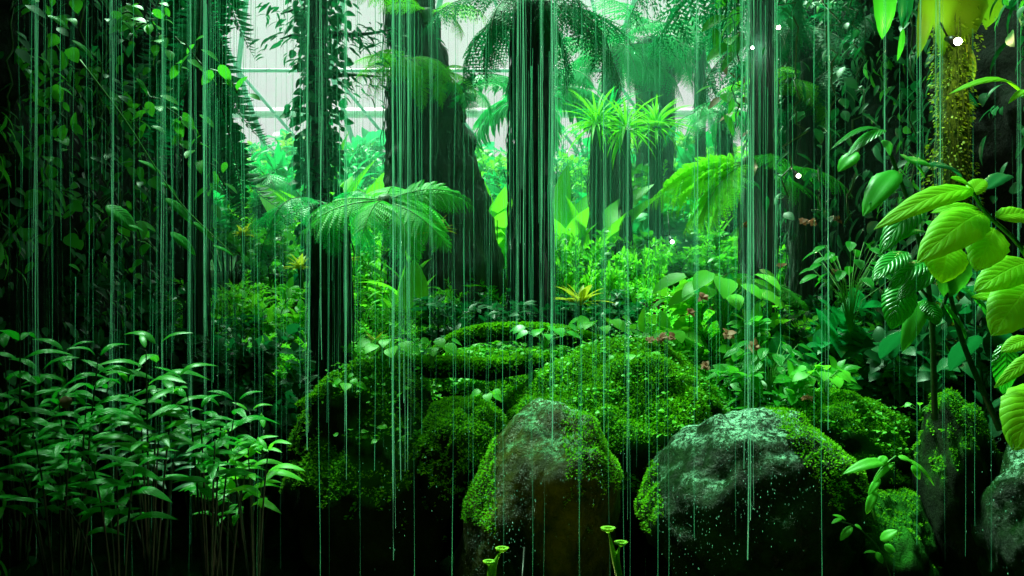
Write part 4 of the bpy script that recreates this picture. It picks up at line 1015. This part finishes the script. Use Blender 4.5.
# ------------------------------------------------------------------ falling water
def thread(mb, px, Y, z1, z0, r, rr, sides=4):
    x = at(px, 0, Y).x; n = max(4, int((z1-z0)/.18)); P = []; Rr = []
    ph = rr.uniform(0, 6); wv = rr.uniform(.001, .004)
    for i in range(n+1):
        t = i/n; z = z1+(z0-z1)*t
        P.append(Vector((x+wv*math.sin(ph+z*5), Y+wv*math.cos(ph+z*4), z))); Rr.append(r*(.65+.5*abs(math.sin(ph*3+z*rr.uniform(6, 9))))*(1.15-.4*t))
    tube(mb, P, Rr, sides, cap=False)
rr = random.Random(99)
WS = [(36, 560, 2.6, 3.3, 'stream falling near the left edge, brightest there'), (113, 500, 1.8, 3.4, 'thin stream before the left cliff'), (162, 520, 1.6, 3.5, 'thin stream before the middle of the left cliff'), (205, 450, 3, 3.6, 'broad stream before the shaggy palm'), (190, 470, 1.6, 3.7, 'thin stream left of the shaggy palm stream'),
      (308, 450, 2.6, 3.8, 'stream at the left side of the vine wrapped trunk'), (321, 360, 1.6, 3.9, 'thin stream down the vine wrapped trunk'), (346, 480, 1.5, 4.0, 'thin stream right of the vine wrapped trunk'), (393, 560, 2.2, 4.0, 'stream dripping past the black ledge'), (408, 470, 1.8, 4.1, 'stream before the massive trunk'),
      (400, 480, 2.4, 3.9, 'strongest stream falling past the black ledge'), (430, 330, 1.4, 4.3, 'thin stream over the massive trunk'), (517, 330, 2.2, 4.5, 'stream at the left side of the centre trunk'), (524, 320, 2.0, 4.4, 'stream on the left half of the centre trunk'), (541, 330, 1.8, 4.4, 'stream on the right half of the centre trunk'),
      (552, 470, 3.4, 4.0, 'strongest stream, striking the pale crowned rock'), (557, 250, 2.2, 4.6, 'stream close to the right side of the centre trunk'), (604, 480, 1.4, 4.3, 'thin stream falling onto the centre mound'), (628, 520, 1.5, 4.3, 'thin stream over the right part of the centre mound'), (697, 400, 1.6, 4.3, 'thin stream left of the round wet boulder'),
      (748, 560, 3.6, 3.8, 'strong stream striking the white topped boulder'), (742, 300, 2.2, 4.2, 'stream beside the strong right one, upper half'), (753, 420, 1.6, 4.0, 'thin stream right of the strong right one'), (775, 300, 1.6, 4.2, 'thin stream before the thick black trunk'), (828, 430, 1.8, 3.8, 'thin stream right of the thick black trunk'),
      (885, 350, 1.4, 3.7, 'thin stream before the quilted shrub'), (940, 300, 1.6, 3.6, 'thin stream just left of the brightest lamp'), (920, 260, 1.3, 3.6, 'thin stream under the hanging leaves'), (1018, 330, 1.2, 3.5, 'thin stream at the right edge')]
for px, py1, w, Y, lab in WS:
    z1 = max(3.3, at(px, -30, Y).z); mb = MB(); r = w/2/FPX*Y
    thread(mb, px, Y, z1, at(px, py1, Y).z, r*.5, rr, 6)
    for _ in range(4): thread(mb, px+rr.gauss(0, .9+w*.3), Y+rr.uniform(-.03, .03), z1, at(px, py1-rr.uniform(0, 140), Y).z, r*rr.uniform(.15, .35), rr, 4)
    o = mb.build('water_stream', 'water'); tag(o, lab, 'water', 'streams of falling water')
mb = MB()
for _ in range(430):
    u = rr.random(); px = rr.uniform(0, 1024)
    if px > 780 and rr.random() < .6: continue
    Y = rr.uniform(2.9, 5.4); zt = max(3.3, at(px, -30, Y).z) if rr.random() < .6 else at(px, rr.uniform(0, 330), Y).z
    ln = rr.uniform(.4, 2.4)
    thread(mb, px, Y, zt, max(gz(at(px, 0, Y).x, Y), zt-ln), rr.choice([.0006, .0009, .0013]), rr, 3)
for c, s, n in [(535, 22, 26), (205, 20, 24), (310, 25, 10), (400, 18, 16), (765, 18, 18), (60, 60, 14), (600, 30, 10)]:
    for _ in range(n):
        px = rr.gauss(c, s); Y = rr.uniform(3.3, 4.6); zt = at(px, rr.uniform(-30, 120), Y).z
        thread(mb, px, Y, zt, max(.5, zt-rr.uniform(.5, 1.6)), rr.choice([.0008, .0013, .0018]), rr, 3)
o = mb.build('water_curtain', 'finewater'); tag(o, 'curtain of fine water threads falling in front of the whole garden', 'water', kind='stuff')
# droplets bouncing off the struck rocks
mb = MB(); DR = T([(0, 0, 1), (1, 0, 0), (-.5, .87, 0), (-.5, -.87, 0), (0, 0, -1)], [(0, 1, 2), (0, 2, 3), (0, 3, 1), (4, 2, 1), (4, 3, 2), (4, 1, 3)])
for c, n, s in [((552, 440, 4.0), 260, (.16, .1, .10)), ((748, 440, 3.85), 320, (.16, .1, .14)), ((540, 520, 3.95), 160, (.14, .06, .14)), ((400, 470, 4.1), 90, (.12, .1, .25)), ((805, 500, 4.1), 160, (.09, .06, .12)), ((1005, 500, 3.7), 90, (.06, .1, .15)), ((500, 520, 3.85), 220, (.08, .04, .16)), ((585, 500, 3.9), 120, (.05, .04, .12)), ((690, 520, 3.9), 160, (.08, .04, .14)), ((760, 500, 3.82), 200, (.14, .04, .14))]:
    q = at(*c)
    for _ in range(n):
        p = q+Vector((rr.gauss(0, s[0]), rr.gauss(0, s[1]), rr.gauss(0, s[2]))); a = rr.uniform(.0008, .0022)
        M = np.eye(4); M[0, 0] = M[1, 1] = a; M[2, 2] = a*rr.uniform(1, 2.5); M[:3, 3] = p; mb.add(DR, M)
o = mb.build('spray', 'water'); tag(o, 'fine droplets splashing off the struck rocks', 'spray', kind='stuff')

# ------------------------------------------------------------------ green steam hanging in the glasshouse
m = bpy.data.materials.new('steam'); m.use_nodes = True; nt = m.node_tree; nt.nodes.clear()
vo = nt.nodes.new('ShaderNodeVolumeScatter'); out = nt.nodes.new('ShaderNodeOutputMaterial')
vo.inputs['Color'].default_value = (0.25, 1.0, 0.6, 1); vo.inputs['Density'].default_value = 0.018; vo.inputs['Anisotropy'].default_value = 0.3
nt.links.new(vo.outputs[0], out.inputs['Volume']); M_['steam'] = m
mb = MB(); x0, x1, y0, y1, z0, z1 = -8, 8, 6.1, 22, 1.9, 9
mb.add(T([(x0, y0, z0), (x1, y0, z0), (x1, y1, z0), (x0, y1, z0), (x0, y0, z1), (x1, y0, z1), (x1, y1, z1), (x0, y1, z1)], [(0, 3, 2, 1), (4, 5, 6, 7), (0, 1, 5, 4), (1, 2, 6, 5), (2, 3, 7, 6), (3, 0, 4, 7)]))
o = mb.build('mist', 'steam', smooth=False); tag(o, 'thin green mist filling the back of the glasshouse', 'mist', kind='stuff')
print('LABELS repeated', {k: v for k, v in used_labels.items() if v > 1})
